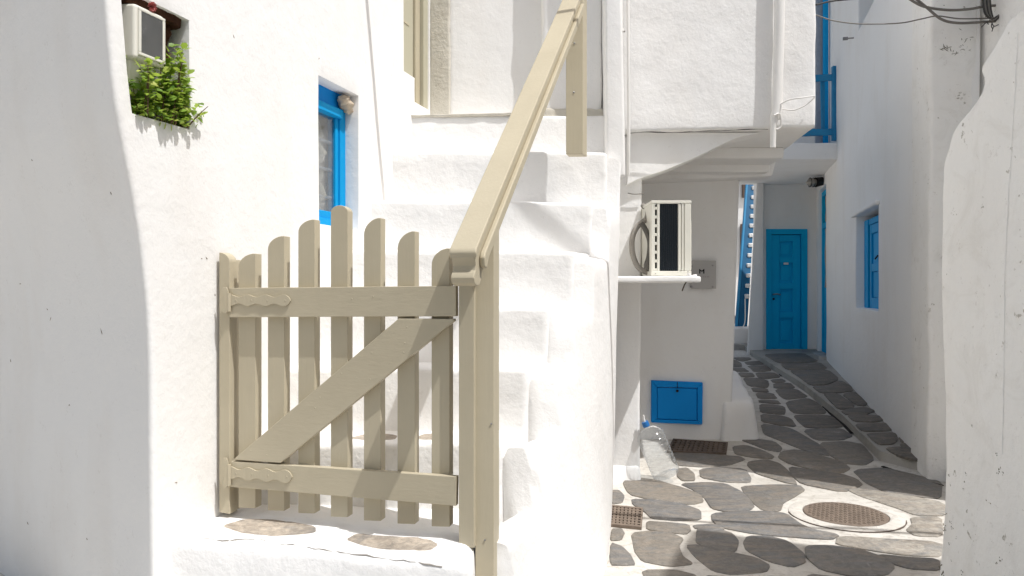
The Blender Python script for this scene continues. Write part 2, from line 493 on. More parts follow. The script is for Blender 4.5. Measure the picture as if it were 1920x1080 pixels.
def interp(tab, x):
    if x <= tab[0][0]:
        return tab[0][1]
    for (a, va), (b, vb) in zip(tab, tab[1:]):
        if x <= b:
            t = (x - a) / (b - a)
            return va + (vb - va) * t
    return tab[-1][1]
def smooth_tab(tab, x, w=0.12):
    return sum(interp(tab, x + w * k / 3) for k in range(-3, 4)) / 7
UP = Vector((0, 0, 1))
XYZ = (Vector((0, 0, 0)), Vector((1, 0, 0)), Vector((0, 1, 0)), UP)

# ================================================================ STREET
xs = [-30, -15, -8, -4] + breaks(-2, 6, 0.2) + [9, 15, 30]
ys = [-30, -12, -5, -2] + breaks(0, 13, 0.2) + [16, 24, 40]
bm = bmesh.new()
V = {}
for i, x in enumerate(xs):
    for j, y in enumerate(ys):
        V[i, j] = bm.verts.new((x, y, ground(y) + 0.006 * noise.noise(Vector((x, y, 0)) * 2.5)))
for i in range(len(xs) - 1):
    for j in range(len(ys) - 1):
        bm.faces.new((V[i, j], V[i + 1, j], V[i + 1, j + 1], V[i, j + 1]))
street = tag(finish("street", bm, M['mortar']), kind="structure")

def chaikin(p, n=2):
    for _ in range(n):
        q = []
        for i in range(len(p)):
            a, b = p[i], p[(i + 1) % len(p)]
            q += [a * 0.85 + b * 0.15, a * 0.15 + b * 0.85]
        p = q
    return p
def rough_ring(pts):
    p = chaikin(pts, 1)
    q = []
    for i in range(len(p)):
        a, b = p[i], p[(i + 1) % len(p)]
        n = max(1, min(4, int((b - a).length / 0.07)))
        for k_ in range(n):
            w = a + (b - a) * (k_ / n)
            q.append(w + wob(w, 0.007, 17) + wob(w, 0.003, 60))
    return q
def slab(pts, mat, parent, up=0.0, hgt=0.009, name="flagstone"):
    """A flagstone from its outline on the ground: flat top, sloped worn edges."""
    c = sum(pts, Vector()) / len(pts)
    p = rough_ring([c + (q - c) * (1.085 if mat != M['stone_far'] else 1.035) + wob(q, 0.018, 6) for q in pts])
    tilt = Vector((random.uniform(-1, 1), random.uniform(-1, 1), 0)) * 0.004
    c = sum(p, Vector()) / len(p)
    bm = bmesh.new()
    r = []
    for k, (ins, z) in enumerate(((0.0, -0.012), (0.0, hgt * 0.55), (0.008, hgt))):
        ring = []
        for q in p:
            d = c - q
            x = q + d.normalized() * min(ins, d.length * 0.3)
            ring.append(bm.verts.new(Vector((x.x, x.y, ground(x.y) + up + z + (tilt.dot(x - c) if k else 0)))))
        r.append(ring)
    n = len(p)
    for a, b in ((0, 1), (1, 2)):
        for i in range(n):
            j = (i + 1) % n
            bm.faces.new((r[a][i], r[a][j], r[b][j], r[b][i]))
    bm.faces.new(r[2])
    return finish(name, bm, mat, parent, angle=50)
def outline(pts, ox, oy, s, up=0.0):
    return [G(ox + x / s, oy + y / s, up) for x, y in pts]
B_ = (1130, 640, 2.4545)
C_ = (1360, 640, 6.0)
D_ = (1560, 700, 4.908)
near = [
 [(325,520),(400,514),(480,522),(560,528),(625,535),(642,547),(575,572),(470,580),(360,570),(335,555)],
 [(597,487),(660,482),(740,505),(783,530),(770,541),(690,535),(612,522)],
 [(617,447),(700,450),(790,465),(823,490),(805,510),(760,505),(690,475)],
 [(828,512),(900,503),(1000,528),(1100,558),(1132,588),(1090,605),(980,592),(870,565),(822,540)],
 [(680,558),(750,548),(815,565),(850,600),(888,655),(850,652),(720,612),(672,575)],
 [(868,584),(960,595),(1100,615),(1160,635),(1187,662),(1100,692),(920,657),(880,622)],
 [(1170,600),(1300,590),(1450,622),(1552,652),(1545,722),(1440,716),(1300,692),(1215,652)],
 [(455,592),(540,584),(650,592),(678,628),(668,652),(560,648),(465,628)],
 [(345,592),(390,585),(420,610),(430,640),(370,642),(345,622)],
 [(108,647),(170,635),(250,645),(380,680),(440,708),(456,738),(400,750),(240,732),(130,705)],
 [(368,662),(480,655),(562,662),(640,700),(687,757),(670,777),(560,782),(500,767),(480,730),(430,690)],
 [(643,674),(780,665),(900,668),(922,690),(880,715),(830,740),(818,782),(740,777),(700,745),(660,702)],
 [(140,732),(250,737),(360,752),(447,782),(442,818),(330,824),(225,815),(205,790),(150,755)],
 [(522,802),(640,790),(760,790),(836,800),(900,842),(960,870),(1068,892),(1040,910),(900,902),(700,885),(560,860),(530,832)],
 [(210,834),(300,838),(395,847),(398,870),(380,890),(300,880),(210,868)],
 [(45,690),(80,690),(97,715),(87,745),(45,750)],
 [(40,868),(90,868),(107,890),(87,915),(40,918)],
 [(34,935),(90,950),(132,990),(157,1030),(100,1032),(34,1027)],
 [(148,892),(230,882),(320,890),(368,912),(350,950),(367,992),(407,1025),(300,1032),(190,1012),(155,962)],
 [(440,868),(520,866),(600,892),(627,927),(610,965),(590,972),(500,950),(435,927)],
 [(395,947),(450,945),(560,970),(700,1000),(762,1035),(740,1062),(600,1077),(520,1062),(450,1012)],
 [(675,905),(760,900),(860,930),(920,980),(917,1015),(860,1035),(760,1012),(665,962),(662,930)],
 [(945,952),(1050,947),(1200,970),(1280,1002),(1332,1040),(1300,1075),(1150,1082),(1020,1052),(950,1002)],
 [(1262,987),(1400,997),(1543,1007),(1540,1055),(1420,1052),(1312,1022)],
 [(950,1078),(1080,1092),(1250,1100),(1300,1150),(1100,1160),(960,1120)],
 [(420,850),(520,846),(556,868),(500,872),(430,866)],
 [(200,1062),(330,1058),(430,1085),(430,1130),(300,1140),(210,1110)],
 [(480,1085),(640,1100),(800,1085),(900,1110),(860,1160),(600,1160)],
 [(738,388),(800,392),(860,405),(915,430),(1000,480),(1037,522),(950,510),(800,450),(752,430)],
 [(928,411),(1020,405),(1100,406),(1147,435),(1100,455),(982,456)],
 [(1000,472),(1120,466),(1195,480),(1252,545),(1200,570),(1105,560),(1040,517)],
]
for p in near:
    slab(outline(p, *B_), M['stone'], street)
pale = [
 [(1120,676),(1250,692),(1400,715),(1558,745),(1558,800),(1440,800),(1330,760),(1180,712)],
 [(1420,815),(1556,815),(1556,898),(1440,893),(1400,870),(1425,845)],
 [(1100,905),(1250,912),(1545,930),(1543,990),(1400,984),(1250,966),(1090,935)],
]
for p in pale:
    slab(outline(p, *B_), M['stone_pale'], street, hgt=0.008)
alley = [
 [(55,200),(110,215),(180,250),(190,290),(55,285)],
 [(90,188),(200,184),(275,187),(290,205),(200,230),(130,215)],
 [(215,236),(400,226),(452,260),(300,272),(245,265)],
 [(250,281),(470,275),(522,332),(420,346),(320,346),(290,312)],
 [(55,300),(200,300),(280,345),(130,347),(60,330)],
 [(150,355),(310,360),(330,402),(180,405)],
 [(340,358),(540,354),(612,395),(600,412),(460,427),(370,412)],
 [(200,414),(380,420),(480,445),(492,490),(470,527),(260,507)],
 [(510,436),(640,425),(682,450),(660,466),(540,471)],
 [(548,480),(730,474),(782,522),(740,532),(550,530)],
 [(285,525),(470,535),(492,577),(310,572)],
 [(560,544),(800,540),(922,622),(880,637),(690,657),(640,640)],
 [(330,585),(540,590),(592,652),(380,652)],
 [(380,664),(590,670),(627,712),(390,692)],
 [(670,686),(930,646),(1042,702),(1132,792),(1110,820),(780,815),(718,770)],
 [(385,710),(560,720),(660,740),(670,790),(658,830),(393,805)],
 [(768,842),(900,830),(1190,840),(1292,922),(1310,962),(1200,985),(900,975),(840,922)],
 [(398,825),(620,840),(740,870),(802,950),(770,962),(600,946),(403,907)],
]
for p in alley:
    slab(outline(p, *C_), M['stone_far'], street)

# raised walkway along the alley wall
WU = 0.075
walk_edge = [(1385, 640), (1415, 662), (1460, 690), (1510, 722), (1552, 755), (1585, 782), (1620, 815), (1650, 845), (1690, 855), (1729, 864), (1775, 872)]
we = [G(x, y, WU) for x, y in walk_edge]
wall_side = [Vector((2.95 + 0.2857 * (y - 5.05), y, 0)) for y in (4.9, 5.3, 6, 7, 8, 9, 10, 11, 12.2)]
bm = bmesh.new()
pl = [Vector((p.x, p.y, 0)) for p in we] + [Vector((3.1, 4.75, 0))] + wall_side
top, out, low = [], [], []
cen = sum(pl, Vector()) / len(pl)
for p in pl:
    e = (p - cen).normalized() * 0.035
    w = wob(p, 0.012, 3)
    top.append(bm.verts.new((p.x + w.x, p.y + w.y, ground(p.y) + WU - 0.004)))
    low.append(bm.verts.new((p.x + e.x + w.x, p.y + e.y + w.y, ground(p.y) - 0.05)))
bm.faces.new(top)
for i in range(len(pl)):
    j = (i + 1) % len(pl)
    bm.faces.new((low[i], low[j], top[j], top[i]))
bmesh.ops.triangulate(bm, faces=[f for f in bm.faces if len(f.verts) > 4])
bmesh.ops.subdivide_edges(bm, edges=bm.edges, cuts=2, use_grid_fill=True)
for v in bm.verts:
    v.co += wob(v.co, 0.006, 8)
walkway = tag(finish("walkway", bm, M['joint'], angle=60), kind="structure")
walk = [
 [(430,150),(640,140),(880,138),(960,180),(1040,226),(820,242),(600,245)],
 [(620,255),(830,252),(1060,238),(1150,312),(900,322),(700,318)],
 [(730,328),(900,330),(1160,325),(1275,425),(1150,485),(960,492),(830,400)],
 [(975,505),(1150,500),(1300,445),(1400,505),(1437,560),(1250,580),(1080,580)],
 [(1110,590),(1260,592),(1440,715),(1425,755),(1280,765),(1180,680)],
 [(1310,598),(1460,570),(1538,645),(1500,700),(1450,705)],
 [(1300,785),(1440,770),(1600,775),(1650,800),(1560,830),(1370,830)],
]
for p in walk:
    slab(outline(p, *C_, WU), M['stone_far'], walkway, WU, 0.008)
walk2 = [
 [(110,338),(260,315),(330,318),(415,352),(300,368),(135,372)],
 [(150,388),(300,382),(455,397),(488,430),(400,450),(205,445)],
 [(215,470),(380,465),(500,462),(585,520),(480,530),(285,535)],
 [(320,552),(590,547),(607,610),(560,655),(430,655),(370,610)],
 [(500,690),(640,682),(775,742),(822,800),(700,786),(560,735)],
 [(628,652),(720,642),(785,705),(720,716),(650,690)],
 [(180,200),(260,215),(330,270),(300,300),(215,290)],
 [(620,590),(660,588),(720,632),(640,638)],
]
for p in walk2:
    slab(outline(p, *D_, WU), M['stone_far'], walkway, WU, 0.008)
# dark strip laid in place of a recessed gutter slot between street and walkway
def strip_on_ground(name, pix, wid, mat, up=0.004, hgt=0.006):
    pts = catmull([G(x, y) for x, y in pix], 5)
    bm = bmesh.new()
    prev = None
    for i, p in enumerate(pts):
        t = (pts[min(i + 1, len(pts) - 1)] - pts[max(i - 1, 0)]).normalized()
        s = Vector((t.y, -t.x, 0))
        w = wid * (0.55 + 0.6 * abs(noise.noise(p * 6)))
        z = ground(p.y) + up
        row = [bm.verts.new((p.x + s.x * a * w, p.y + s.y * a * w, z + b)) for a, b in ((-1, -0.02), (-0.8, hgt * 0.6), (0, hgt), (0.8, hgt * 0.6), (1, -0.02))]
        if prev:
            for q in range(4):
                bm.faces.new((prev[q], prev[q + 1], row[q + 1], row[q]))
        prev = row
    return finish(name, bm, mat)
for pix in ([(1422, 672), (1440, 684), (1457, 696), (1468, 706)], [(1545, 763), (1560, 778), (1580, 795), (1600, 815)], [(1478, 706), (1500, 722), (1530, 742)]):
    tag(strip_on_ground("gutter_strip", pix, 0.03, M['dark_brown']), kind="stuff")
tag(strip_on_ground("gutter_strip", [(1655, 876), (1690, 888), (1722, 898), (1765, 912)], 0.03, M['dark_brown']), kind="stuff")

# ================================================================ MANHOLE AND DRAINS
mc = G(1585, 966)
mh = thing("manhole", "round manhole with ribbed rusty cover and whitewashed rim in the sunlit street", "manhole", mc)
fr = (mc, Vector((1, 0, 0)), Vector((0, 1, 0)), UP)
bm = bmesh.new()
prof = [(0.312, -0.01), (0.306, 0.006), (0.290, 0.011), (0.245, 0.012), (0.231, 0.008), (0.229, -0.01)]
lathe(bm, prof, fr, 48)
for v in bm.verts:
    v.co += wob(v.co, 0.004, 14)
finish("rim", bm, M['mortar'], mh)
bm = bmesh.new(); lathe(bm, [(0.0005, 0.012), (0.222, 0.012), (0.226, 0.008), (0.226, -0.01)], fr, 48)
cover = finish("cover", bm, M['iron'], mh)
bm = bmesh.new()
rot = Matrix.Rotation(math.radians(-24), 3, 'Z')
for i in range(-9, 10):
    for j in range(-9, 10):
        p = rot @ Vector((i * 0.0235, j * 0.0235, 0))
        if p.length < 0.207:
            a, b = (0.0095, 0.0045) if (i + j) % 2 else (0.0045, 0.0095)
            u, v = rot @ Vector((a, 0, 0)), rot @ Vector((0, b, 0))
            hex_block(bm, [mc + p - u - v + UP * 0.011, mc + p + u - v + UP * 0.011, mc + p + u + v + UP * 0.011, mc + p - u + v + UP * 0.011,
                           mc + p - u * .8 - v * .8 + UP * 0.016, mc + p + u * .8 - v * .8 + UP * 0.016, mc + p + u * .8 + v * .8 + UP * 0.016, mc + p - u * .8 + v * .8 + UP * 0.016], 0, 9)
finish("tread_stud", bm, M['iron'], cover, smooth=False)["kind"] = "stuff"
bm = bmesh.new()
arc = [mc + Vector((math.cos(a) * 0.31, math.sin(a) * 0.31, 0.004)) for a in [math.radians(170 + 8 * i) for i in range(22)]]
add_tube(bm, arc, [0.002 + 0.004 * abs(noise.noise(p * 20)) for p in arc], 6)
finish("joint_dirt", bm, M['drain'], mh)
def drain(c4, label, mat, nx, ny, back=None):
    a, b, c, d = [G(x, y) for x, y in c4]        # corners: near-left, near-right, far-right, far-left
    o = (a + b + c + d) / 4
    t = thing("drain_grate", label, "drain", o)
    def q(s, r, z):
        w = (a * (1 - s) + b * s) * (1 - r) + (d * (1 - s) + c * s) * r
        return w + UP * z
    block("pit", [q(0.02, 0.03, 0.001), q(0.98, 0.03, 0.001), q(0.98, 0.97, 0.001), q(0.02, 0.97, 0.001), q(0.02, 0.03, 0.006), q(0.98, 0.03, 0.006), q(0.98, 0.97, 0.006), q(0.02, 0.97, 0.006)], M['dark_brown'], t, 0.001, 9)
    def bar(bm, s0, s1, r0, r1, z0, z1):
        hex_block(bm, [q(s0, r0, z0), q(s1, r0, z0), q(s1, r1, z0), q(s0, r1, z0), q(s0, r0, z1), q(s1, r0, z1), q(s1, r1, z1), q(s0, r1, z1)], 0.0015, 9)
    bm = bmesh.new()
    e = 0.035
    bar(bm, 0, 1, 0, e * 2, 0, 0.018); bar(bm, 0, 1, 1 - e * 2, 1, 0, 0.018)
    bar(bm, 0, e, e * 2, 1 - e * 2, 0, 0.018); bar(bm, 1 - e, 1, e * 2, 1 - e * 2, 0, 0.018)
    finish("frame", bm, mat, t)
    for i in range(1, nx):
        bm = bmesh.new(); s = e + (1 - 2 * e) * i / nx
        bar(bm, s - 0.30 / nx, s + 0.32 / nx, 0.07, 0.93, 0.004, 0.015)
        finish("grate_bar", bm, mat, t)
    bm = bmesh.new()
    for j in range(1, ny):
        r = e + (1 - 2 * e) * j / ny
        bar(bm, 0.03, 0.97, r - 0.16 / ny, r + 0.16 / ny, 0.004, 0.0165)
    finish("cross_bar", bm, mat, t)
    return t
drain([(1112, 985), (1203, 994), (1206, 957), (1116, 949)], "rusty square drain grate in the sunlit paving beside the stair flank", M['iron'], 12, 7)
drain([(1250, 850), (1362, 853), (1365, 833), (1262, 826)], "dark rusty drain grate in the shade below the blue hatch", M['drain'], 11, 5)

# ================================================================ LIME-WASHED HOUSE ON THE LEFT (wall with niche, window, door)
L0 = Vector((-1.10, 2.85, 0)); LD = Vector((0.29, 0.957, 0)); LN = Vector((-0.957, 0.29, 0))   # along the wall, into the wall
LA = Vector((-0.785, 0.62, 0))                                                              # the face that turns away round the corner
def LWp(w, q, z):
    return L0 + LD * w + LN * q + UP * z
def LW(px, py, q=0.0):
    h = on_plane(px, py, L0 + LN * q, LN) - L0
    return h.dot(LD), h.z
WC = [(0.0, -0.350), (0.6, -0.366), (1.1, -0.372), (1.35, -0.395), (1.6, -0.445), (1.86, -0.520), (2.2, -0.560), (2.6, -0.59), (3.2, -0.62), (4.2, -0.65)]
def wc(z):
    return smooth_tab(WC, z, 0.15)
RC = 0.03
house = thing("lime_washed_house", "tall lime-washed house wall with rounded corner, planted niche and blue window", "house", (-1.3, 2.9, 0))
NI = (-0.478, -0.186, 1.868, 2.258)                 # niche: w0, w1, z0, z1
WI = (0.672, 1.055, 1.60, 2.295)                    # window
D1 = (1.60, 1.757, 2.575, 4.55); D2 = (1.757, 1.985, 2.43, 4.55)
wc_ref = wc(2.05)
us = [-3.0, -2.0, -1.4, -1.0, -0.7, -0.45, -0.25, -0.12, -0.06] + [-RC + RC * 2 * i / 6 for i in range(7)]
ws = breaks(NI[0], 2.16, 0.09, (NI[0], NI[1], WI[0], WI[1], D1[0], D1[1], D2[1]))
cols = [('c', u) for u in us] + [('w', w) for w in ws]
zs = breaks(-0.1, 4.6, 0.1, (NI[2], NI[3], WI[2], WI[3], D1[2], D2[2], 4.55))
def S_left(i, z):
    kind, u = cols[int(i)]
    C = L0 + LD * wc(z)
    if kind == 'c':
        if u <= -RC:
            p = C + LA * (-u)
        else:
            t = (u + RC) / (2 * RC)
            a, b = C + LA * RC, C + LD * RC
            p = a * (1 - t) ** 2 + C * 2 * t * (1 - t) + b * t * t
    else:
        f = max(0.0, min(1.0, (NI[1] - u) / (NI[1] - NI[0])))
        lim = (wc(z) - wc_ref) * f
        p = L0 + LD * (u + (lim if not (NI[2] - 0.02 < z < NI[3] + 0.02) else lim * 1.0))
    return Vector((p.x, p.y, z))
ix = {c: i for i, c in enumerate(cols)}
def wi(w):
    return ix[('w', round(w, 5))]
holes = [(wi(h[0]), wi(h[1]), h[2], h[3]) for h in (NI, WI, D1, D2)]
sheet("wall", S_left, list(range(len(cols))), zs, holes, M['smooth'], house, 0.10, 0.012, 0.005, 1.7, -LN)
wall_o = house.children[-1] if house.children else None
for o_ in bpy.data.objects:
    if o_.parent == house and o_.name.startswith("wall"):
        wall_o = o_
vg = wall_o.vertex_groups.new(name="deep")
nzs = len(zs)
wts = [0.05 if c_[0] == 'c' else 1.0 for c_ in cols]
vids = {}
for v_ in wall_o.data.vertices:
    loc_ = v_.co + house.location - L0
    vids.setdefault(1.0 if loc_.dot(LD) > wc(loc_.z) + 0.034 and abs(loc_.dot(LN)) < 0.03 else 0.05, []).append(v_.index)
for wt_, ids_ in vids.items():
    vg.add(ids_, wt_, 'REPLACE')
wall_o.modifiers["thickness"].vertex_group = "deep"
def scuff(par, o, marks, mat):
    tr_ = bvh_of(o)
    bm = bmesh.new()
    for x, y, l, a in marks:
        h = tr_.ray_cast(Vector((0, 0, EYE)), ray(x, y).normalized(), 9)
        if h[0] is None:
            continue
        nn = h[1] if h[1].dot(ray(x, y)) < 0 else -h[1]
        sx = nn.cross(UP).normalized()
        d = sx * math.cos(a) + UP * math.sin(a)
        pth = [h[0] + d * (l * t) + wob(h[0] + d * t, 0.002, 60) for t in (-0.5, -0.2, 0.1, 0.5)]
        add_tube(bm, pth, [0.0006, 0.0022, 0.0018, 0.0005], 5)
    finish("scuff", bm, mat, par)["kind"] = "stuff"
SCUFFS = [(89, 580, .012, .5), (95, 598, .02, -.9), (190, 620, .03, 1.1), (38, 532, .022, -.1), (52, 981, .02, .5), (20, 676, .016, 1.3), (208, 362, .012, 1.2), (163, 1010, .014, .4), (387, 484, .012, .8), (403, 553, .010, 1.4),
          (438, 68, .016, 1.1), (378, 485, .008, 0), (598, 110, .010, -.8), (330, 905, .012, .3), (60, 300, .010, .9), (130, 760, .012, -.4)]
# niche back and sides behind the opening
LF = (L0, LD, LN, UP)
block("niche_back", boxf(-0.432, NI[1] + 0.10, 0.112, 0.155, NI[2] - 0.1, NI[3] + 0.1, LF), M['smooth'], house, 0.01)
block("roof_edge", boxf(-0.75, 2.16, -0.03, 0.25, 4.6, 4.72, LF), M['smooth'], house, 0.02)
# --- window
win = bpy.data.objects.new("window", None); COL.objects.link(win); win.parent = house; win.location = LWp(WI[0], 0.08, WI[2]) - house.location
q0 = 0.075
def wpart(name, a0, a1, b0, b1, d0, d1, mat, r=0.004):
    return block(name, boxf(a0, a1, d0, d1, b0, b1, LF), mat, win, r, 0.4)
w0, w1, z0, z1 = WI
wpart("frame", w0 - 0.01, w1 - 0.052, z1 - 0.085, z1 + 0.01, q0 + 0.005, q0 + 0.07, M['blue'])
wpart("frame", w1 - 0.052, w1 + 0.005, z0 - 0.005, z1 + 0.01, q0, q0 + 0.075, M['blue_light'])
wpart("frame", w0 - 0.01, w0 + 0.04, z0 + 0.045, z1 - 0.085, q0, q0 + 0.075, M['blue_light'])
wpart("frame", w0 - 0.01, w1 - 0.052, z0 - 0.005, z0 + 0.045, q0 - 0.006, q0 + 0.07, M['blue_light'])
wpart("sash", w0 + 0.04, w1 - 0.052, z1 - 0.128, z1 - 0.085, q0 - 0.018, q0 + 0.05, M['blue_light'])
wpart("sash", w0 + 0.04, w1 - 0.052, z0 + 0.045, z0 + 0.085, q0 + 0.012, q0 + 0.05, M['blue_light'])
wpart("sash", w1 - 0.082, w1 - 0.052, z0 + 0.085, z1 - 0.128, q0 + 0.010, q0 + 0.05, M['blue_light'])
wpart("pane", w0 + 0.04, w1 - 0.082, z0 + 0.085, z1 - 0.128, q0 + 0.022, q0 + 0.026, M['pane'], 0)
for zz in (z0 + 0.16, z0 + 0.30, z0 + 0.44):
    tube("bar", [LWp(w0 + 0.02, q0 + 0.040, zz), LWp(w1 - 0.05, q0 + 0.040, zz)], 0.008, M['bar'], win)
wpart("curtain", w0 + 0.02, w0 + 0.13, z0, z1, q0 + 0.046, q0 + 0.055, M['curtain'], 0.003)
bm = bmesh.new()
cp = [LWp(w1 - 0.165 + 0.016 * math.sin(i * 1.9), q0 + 0.062 + 0.01 * math.sin(i), z0 + 0.05 + i * 0.03) for i in range(17)]
add_tube(bm, cp, [0.024 + 0.008 * math.sin(i * 1.9) for i in range(17)], 10)
finish("curtain", bm, M['curtain'], win)
wpart("curtain", w0 + 0.131, w1 + 0.1, z0, z1, q0 + 0.085, q0 + 0.10, M['room'], 0.006)
block("room_back", boxf(w0 - 0.3, w1 + 0.3, 0.55, 0.60, z0 - 0.3, z1 + 0.3, LF), M['room'], win, 0.01)
# shell fixed in the window corner
sp = LWp(w1 - 0.045, 0.045, z1 - 0.055)
bm = bmesh.new()
for dx, dz, rr in ((0.0, 0.0, 0.036), (-0.03, 0.014, 0.030), (0.025, -0.022, 0.022), (-0.012, 0.026, 0.024), (0.012, -0.026, 0.02)):
    add_lump(bm, sp + LD * dx + UP * dz, (rr, rr, rr * 0.9), 0.35, 40, 3)
tag(finish("shell", bm, M['shell']), "lumpy cream shell stuck in the upper corner of the blue window", "shell")
# --- upper door in the same wall
door = bpy.data.objects.new("door", None); COL.objects.link(door); door.parent = house; door.location = LWp(1.7, 0.06, 2.43) - house.location
def dpart(name, a0, a1, b0, b1, d0, d1, mat, r=0.004):
    return block(name, boxf(a0, a1, d0, d1, b0, b1, LF), mat, door, r, 0.6)
dpart("door_leaf", 1.56, 1.845, 2.40, 4.6, 0.05, 0.09, M['tan_pale'])
dpart("door_frame", 1.85, 1.915, 2.40, 4.6, 0.035, 0.10, M['tan'])
dpart("door_frame", 1.92, 2.02, 2.40, 4.6, 0.012, 0.10, M['tan_pale'])
dpart("rail", 1.60, 1.78, 2.90, 2.915, 0.046, 0.052, M['tan'])

# ================================================================ STAIRCASE
stairs = thing("staircase", "whitewashed outdoor stairs climbing from the beige gate, edges rounded by limewash", "stairs", (-0.4, 3.0, 0))
SY = [2.95, 3.22, 3.48, 3.73, 3.98, 4.23, 4.48]
SZ = [0.690, 0.955, 1.213, 1.487, 1.763, 2.076, 2.345]
XT = [(2.30, -0.12), (2.55, -0.03), (2.95, 0.035), (3.22, 0.145), (3.48, 0.245), (3.73, 0.385), (3.98, 0.512), (4.23, 0.625), (4.5, 0.655), (5.0, 0.675)]
XB = [(2.30, -0.10), (2.50, -0.03), (2.62, 0.05), (2.90, 0.22), (3.20, 0.35), (3.45, 0.440), (4.10, 0.545), (5.0, 0.675)]
BOW = [0.0, 0.0, 0.0, 0.0, 0.01, 0.012, 0.02]
for i in range(7):
    y, z = SY[i], SZ[i]
    y1 = (SY[i + 1] + 0.16) if i < 6 else 5.25
    zl = (SZ[i - 1] if i else 0.42) - 0.22
    xl = -1.964 + 0.303 * y + 1.02 - 1.02 - 0.05
    xr = interp(XT, y) - 0.085
    dl = (-0.012, 0.0, 0.006, 0.004, 0.012, 0.004, -0.006)[i]           # treads are not quite level
    xl1 = -1.964 + 0.303 * y1 - 0.05
    xr1 = interp(XT, y1) - 0.085
    block("step", [(xl, y + 0.02, zl), (xr, y, zl), (xr1, y1, zl), (xl1, y1, zl), (xl, y + 0.012, z + dl), (xr, y + 0.012, z - 0.004), (xr1, y1, z - 0.004), (xl1, y1, z + dl)],
          M['step'], stairs, 0.024, 0.05, 0.009, 4.0)
first_step = [o_ for o_ in bpy.data.objects if o_.parent == stairs and o_.name == "step"][0]
# threshold step the gate stands over
tl, trr = P(348, 1003, 2.60), P(887, 1056, 2.40)
threshold = block("step", [(-1.25, 2.585, -0.05), (-0.122, 2.395, -0.05), (-0.142, 3.1, -0.05), (-1.10, 3.1, -0.05), (-1.24, 2.60, tl.z), (-0.124, 2.41, trr.z), (-0.142, 3.1, 0.425), (-1.10, 3.1, 0.45)],
      M['step'], stairs, 0.045, 0.05, 0.012, 4.0)
block("step", [(-1.35, 2.22, -0.05), (-0.14, 2.02, -0.05), (-0.14, 2.6, -0.05), (-1.2, 2.7, -0.05), (-1.35, 2.22, 0.19), (-0.14, 2.02, 0.19), (-0.14, 2.6, 0.2), (-1.2, 2.7, 0.2)],
      M['step'], stairs, 0.045, 0.08, 0.012, 4.0)
from mathutils.bvhtree import BVHTree
def bvh_of(o):
    off = Vector((0, 0, 0)); q = o.parent
    while q is not None:
        off += q.location; q = q.parent
    me = o.data
    return BVHTree.FromPolygons([v.co + off for v in me.vertices], [tuple(p.vertices) for p in me.polygons])
def patch(pix, tree, o, n, parent, mat, name="worn_patch", lift=0.0015):
    """Thin skin of bare stone lying on the surface of a step or wall, following its unevenness."""
    p = chaikin([on_plane(x, y, o, n) for x, y in pix], 2)
    c = sum(p, Vector()) / len(p)
    bm = bmesh.new()
    rings = []
    for f, dz in ((1.02, -0.006), (1.0, 0.4 * lift), (0.93, lift), (0.7, lift), (0.4, lift)):
        ring = []
        for q in p:
            w = c + (q - c) * f
            w = w + wob(q, 0.010, 34) * f
            h = tree.ray_cast(w + n * 0.08, -n, 0.3)
            ring.append(bm.verts.new((h[0] if h[0] is not None else w) + n * dz))
        rings.append(ring)
    h = tree.ray_cast(c + n * 0.08, -n, 0.3)
    mid = bm.verts.new((h[0] if h[0] is not None else c) + n * lift)
    m = len(p)
    for r0, r1 in zip(rings, rings[1:]):
        for i in range(m):
            j = (i + 1) % m
            bm.faces.new((r0[i], r0[j], r1[j], r1[i]))
    for i in range(m):
        bm.faces.new((rings[-1][i], rings[-1][(i + 1) % m], mid))
    return finish(name, bm, mat, parent)
tt = bvh_of(threshold)
tz = Vector((0, 0, 0.432))
patch([(415, 991), (460, 975), (530, 978), (592, 988), (590, 1001), (520, 1005), (450, 1000)], tt, tz, UP, stairs, M['patch'])
patch([(646, 1009), (672, 998), (735, 999), (800, 1006), (824, 1017), (802, 1027), (745, 1025), (690, 1019)], tt, tz, UP, stairs, M['patch'])
t0_ = bvh_of(first_step)
for pq_ in ([(650, 817), (690, 808), (745, 811), (740, 819), (690, 822)], [(775, 817), (800, 808), (850, 811), (850, 819), (800, 822)]):
    patch(pq_, t0_, Vector((0, 3.0, SZ[0])), UP, stairs, M['patch'])
ckp = []
for x, y in [(372, 1008), (398, 1011), (430, 1014), (452, 1011), (490, 1012), (520, 1019), (548, 1021), (580, 1027), (604, 1030), (640, 1035), (700, 1044), (770, 1053), (830, 1062)]:
    h = tt.ray_cast(Vector((0, 0, EYE)), ray(x, y).normalized(), 6)
    if h[0] is not None:
        ckp.append(h[0] + Vector((0, -0.0005, 0)))
ckp = catmull(ckp, 5)
ckp = [p + wob(p, 0.006, 40) for p in ckp]
tube("crack", ckp, [0.0008 + 0.0030 * max(0.0, noise.noise(p * 13) + 0.25) for p in ckp], M['insulation'], stairs, 5)
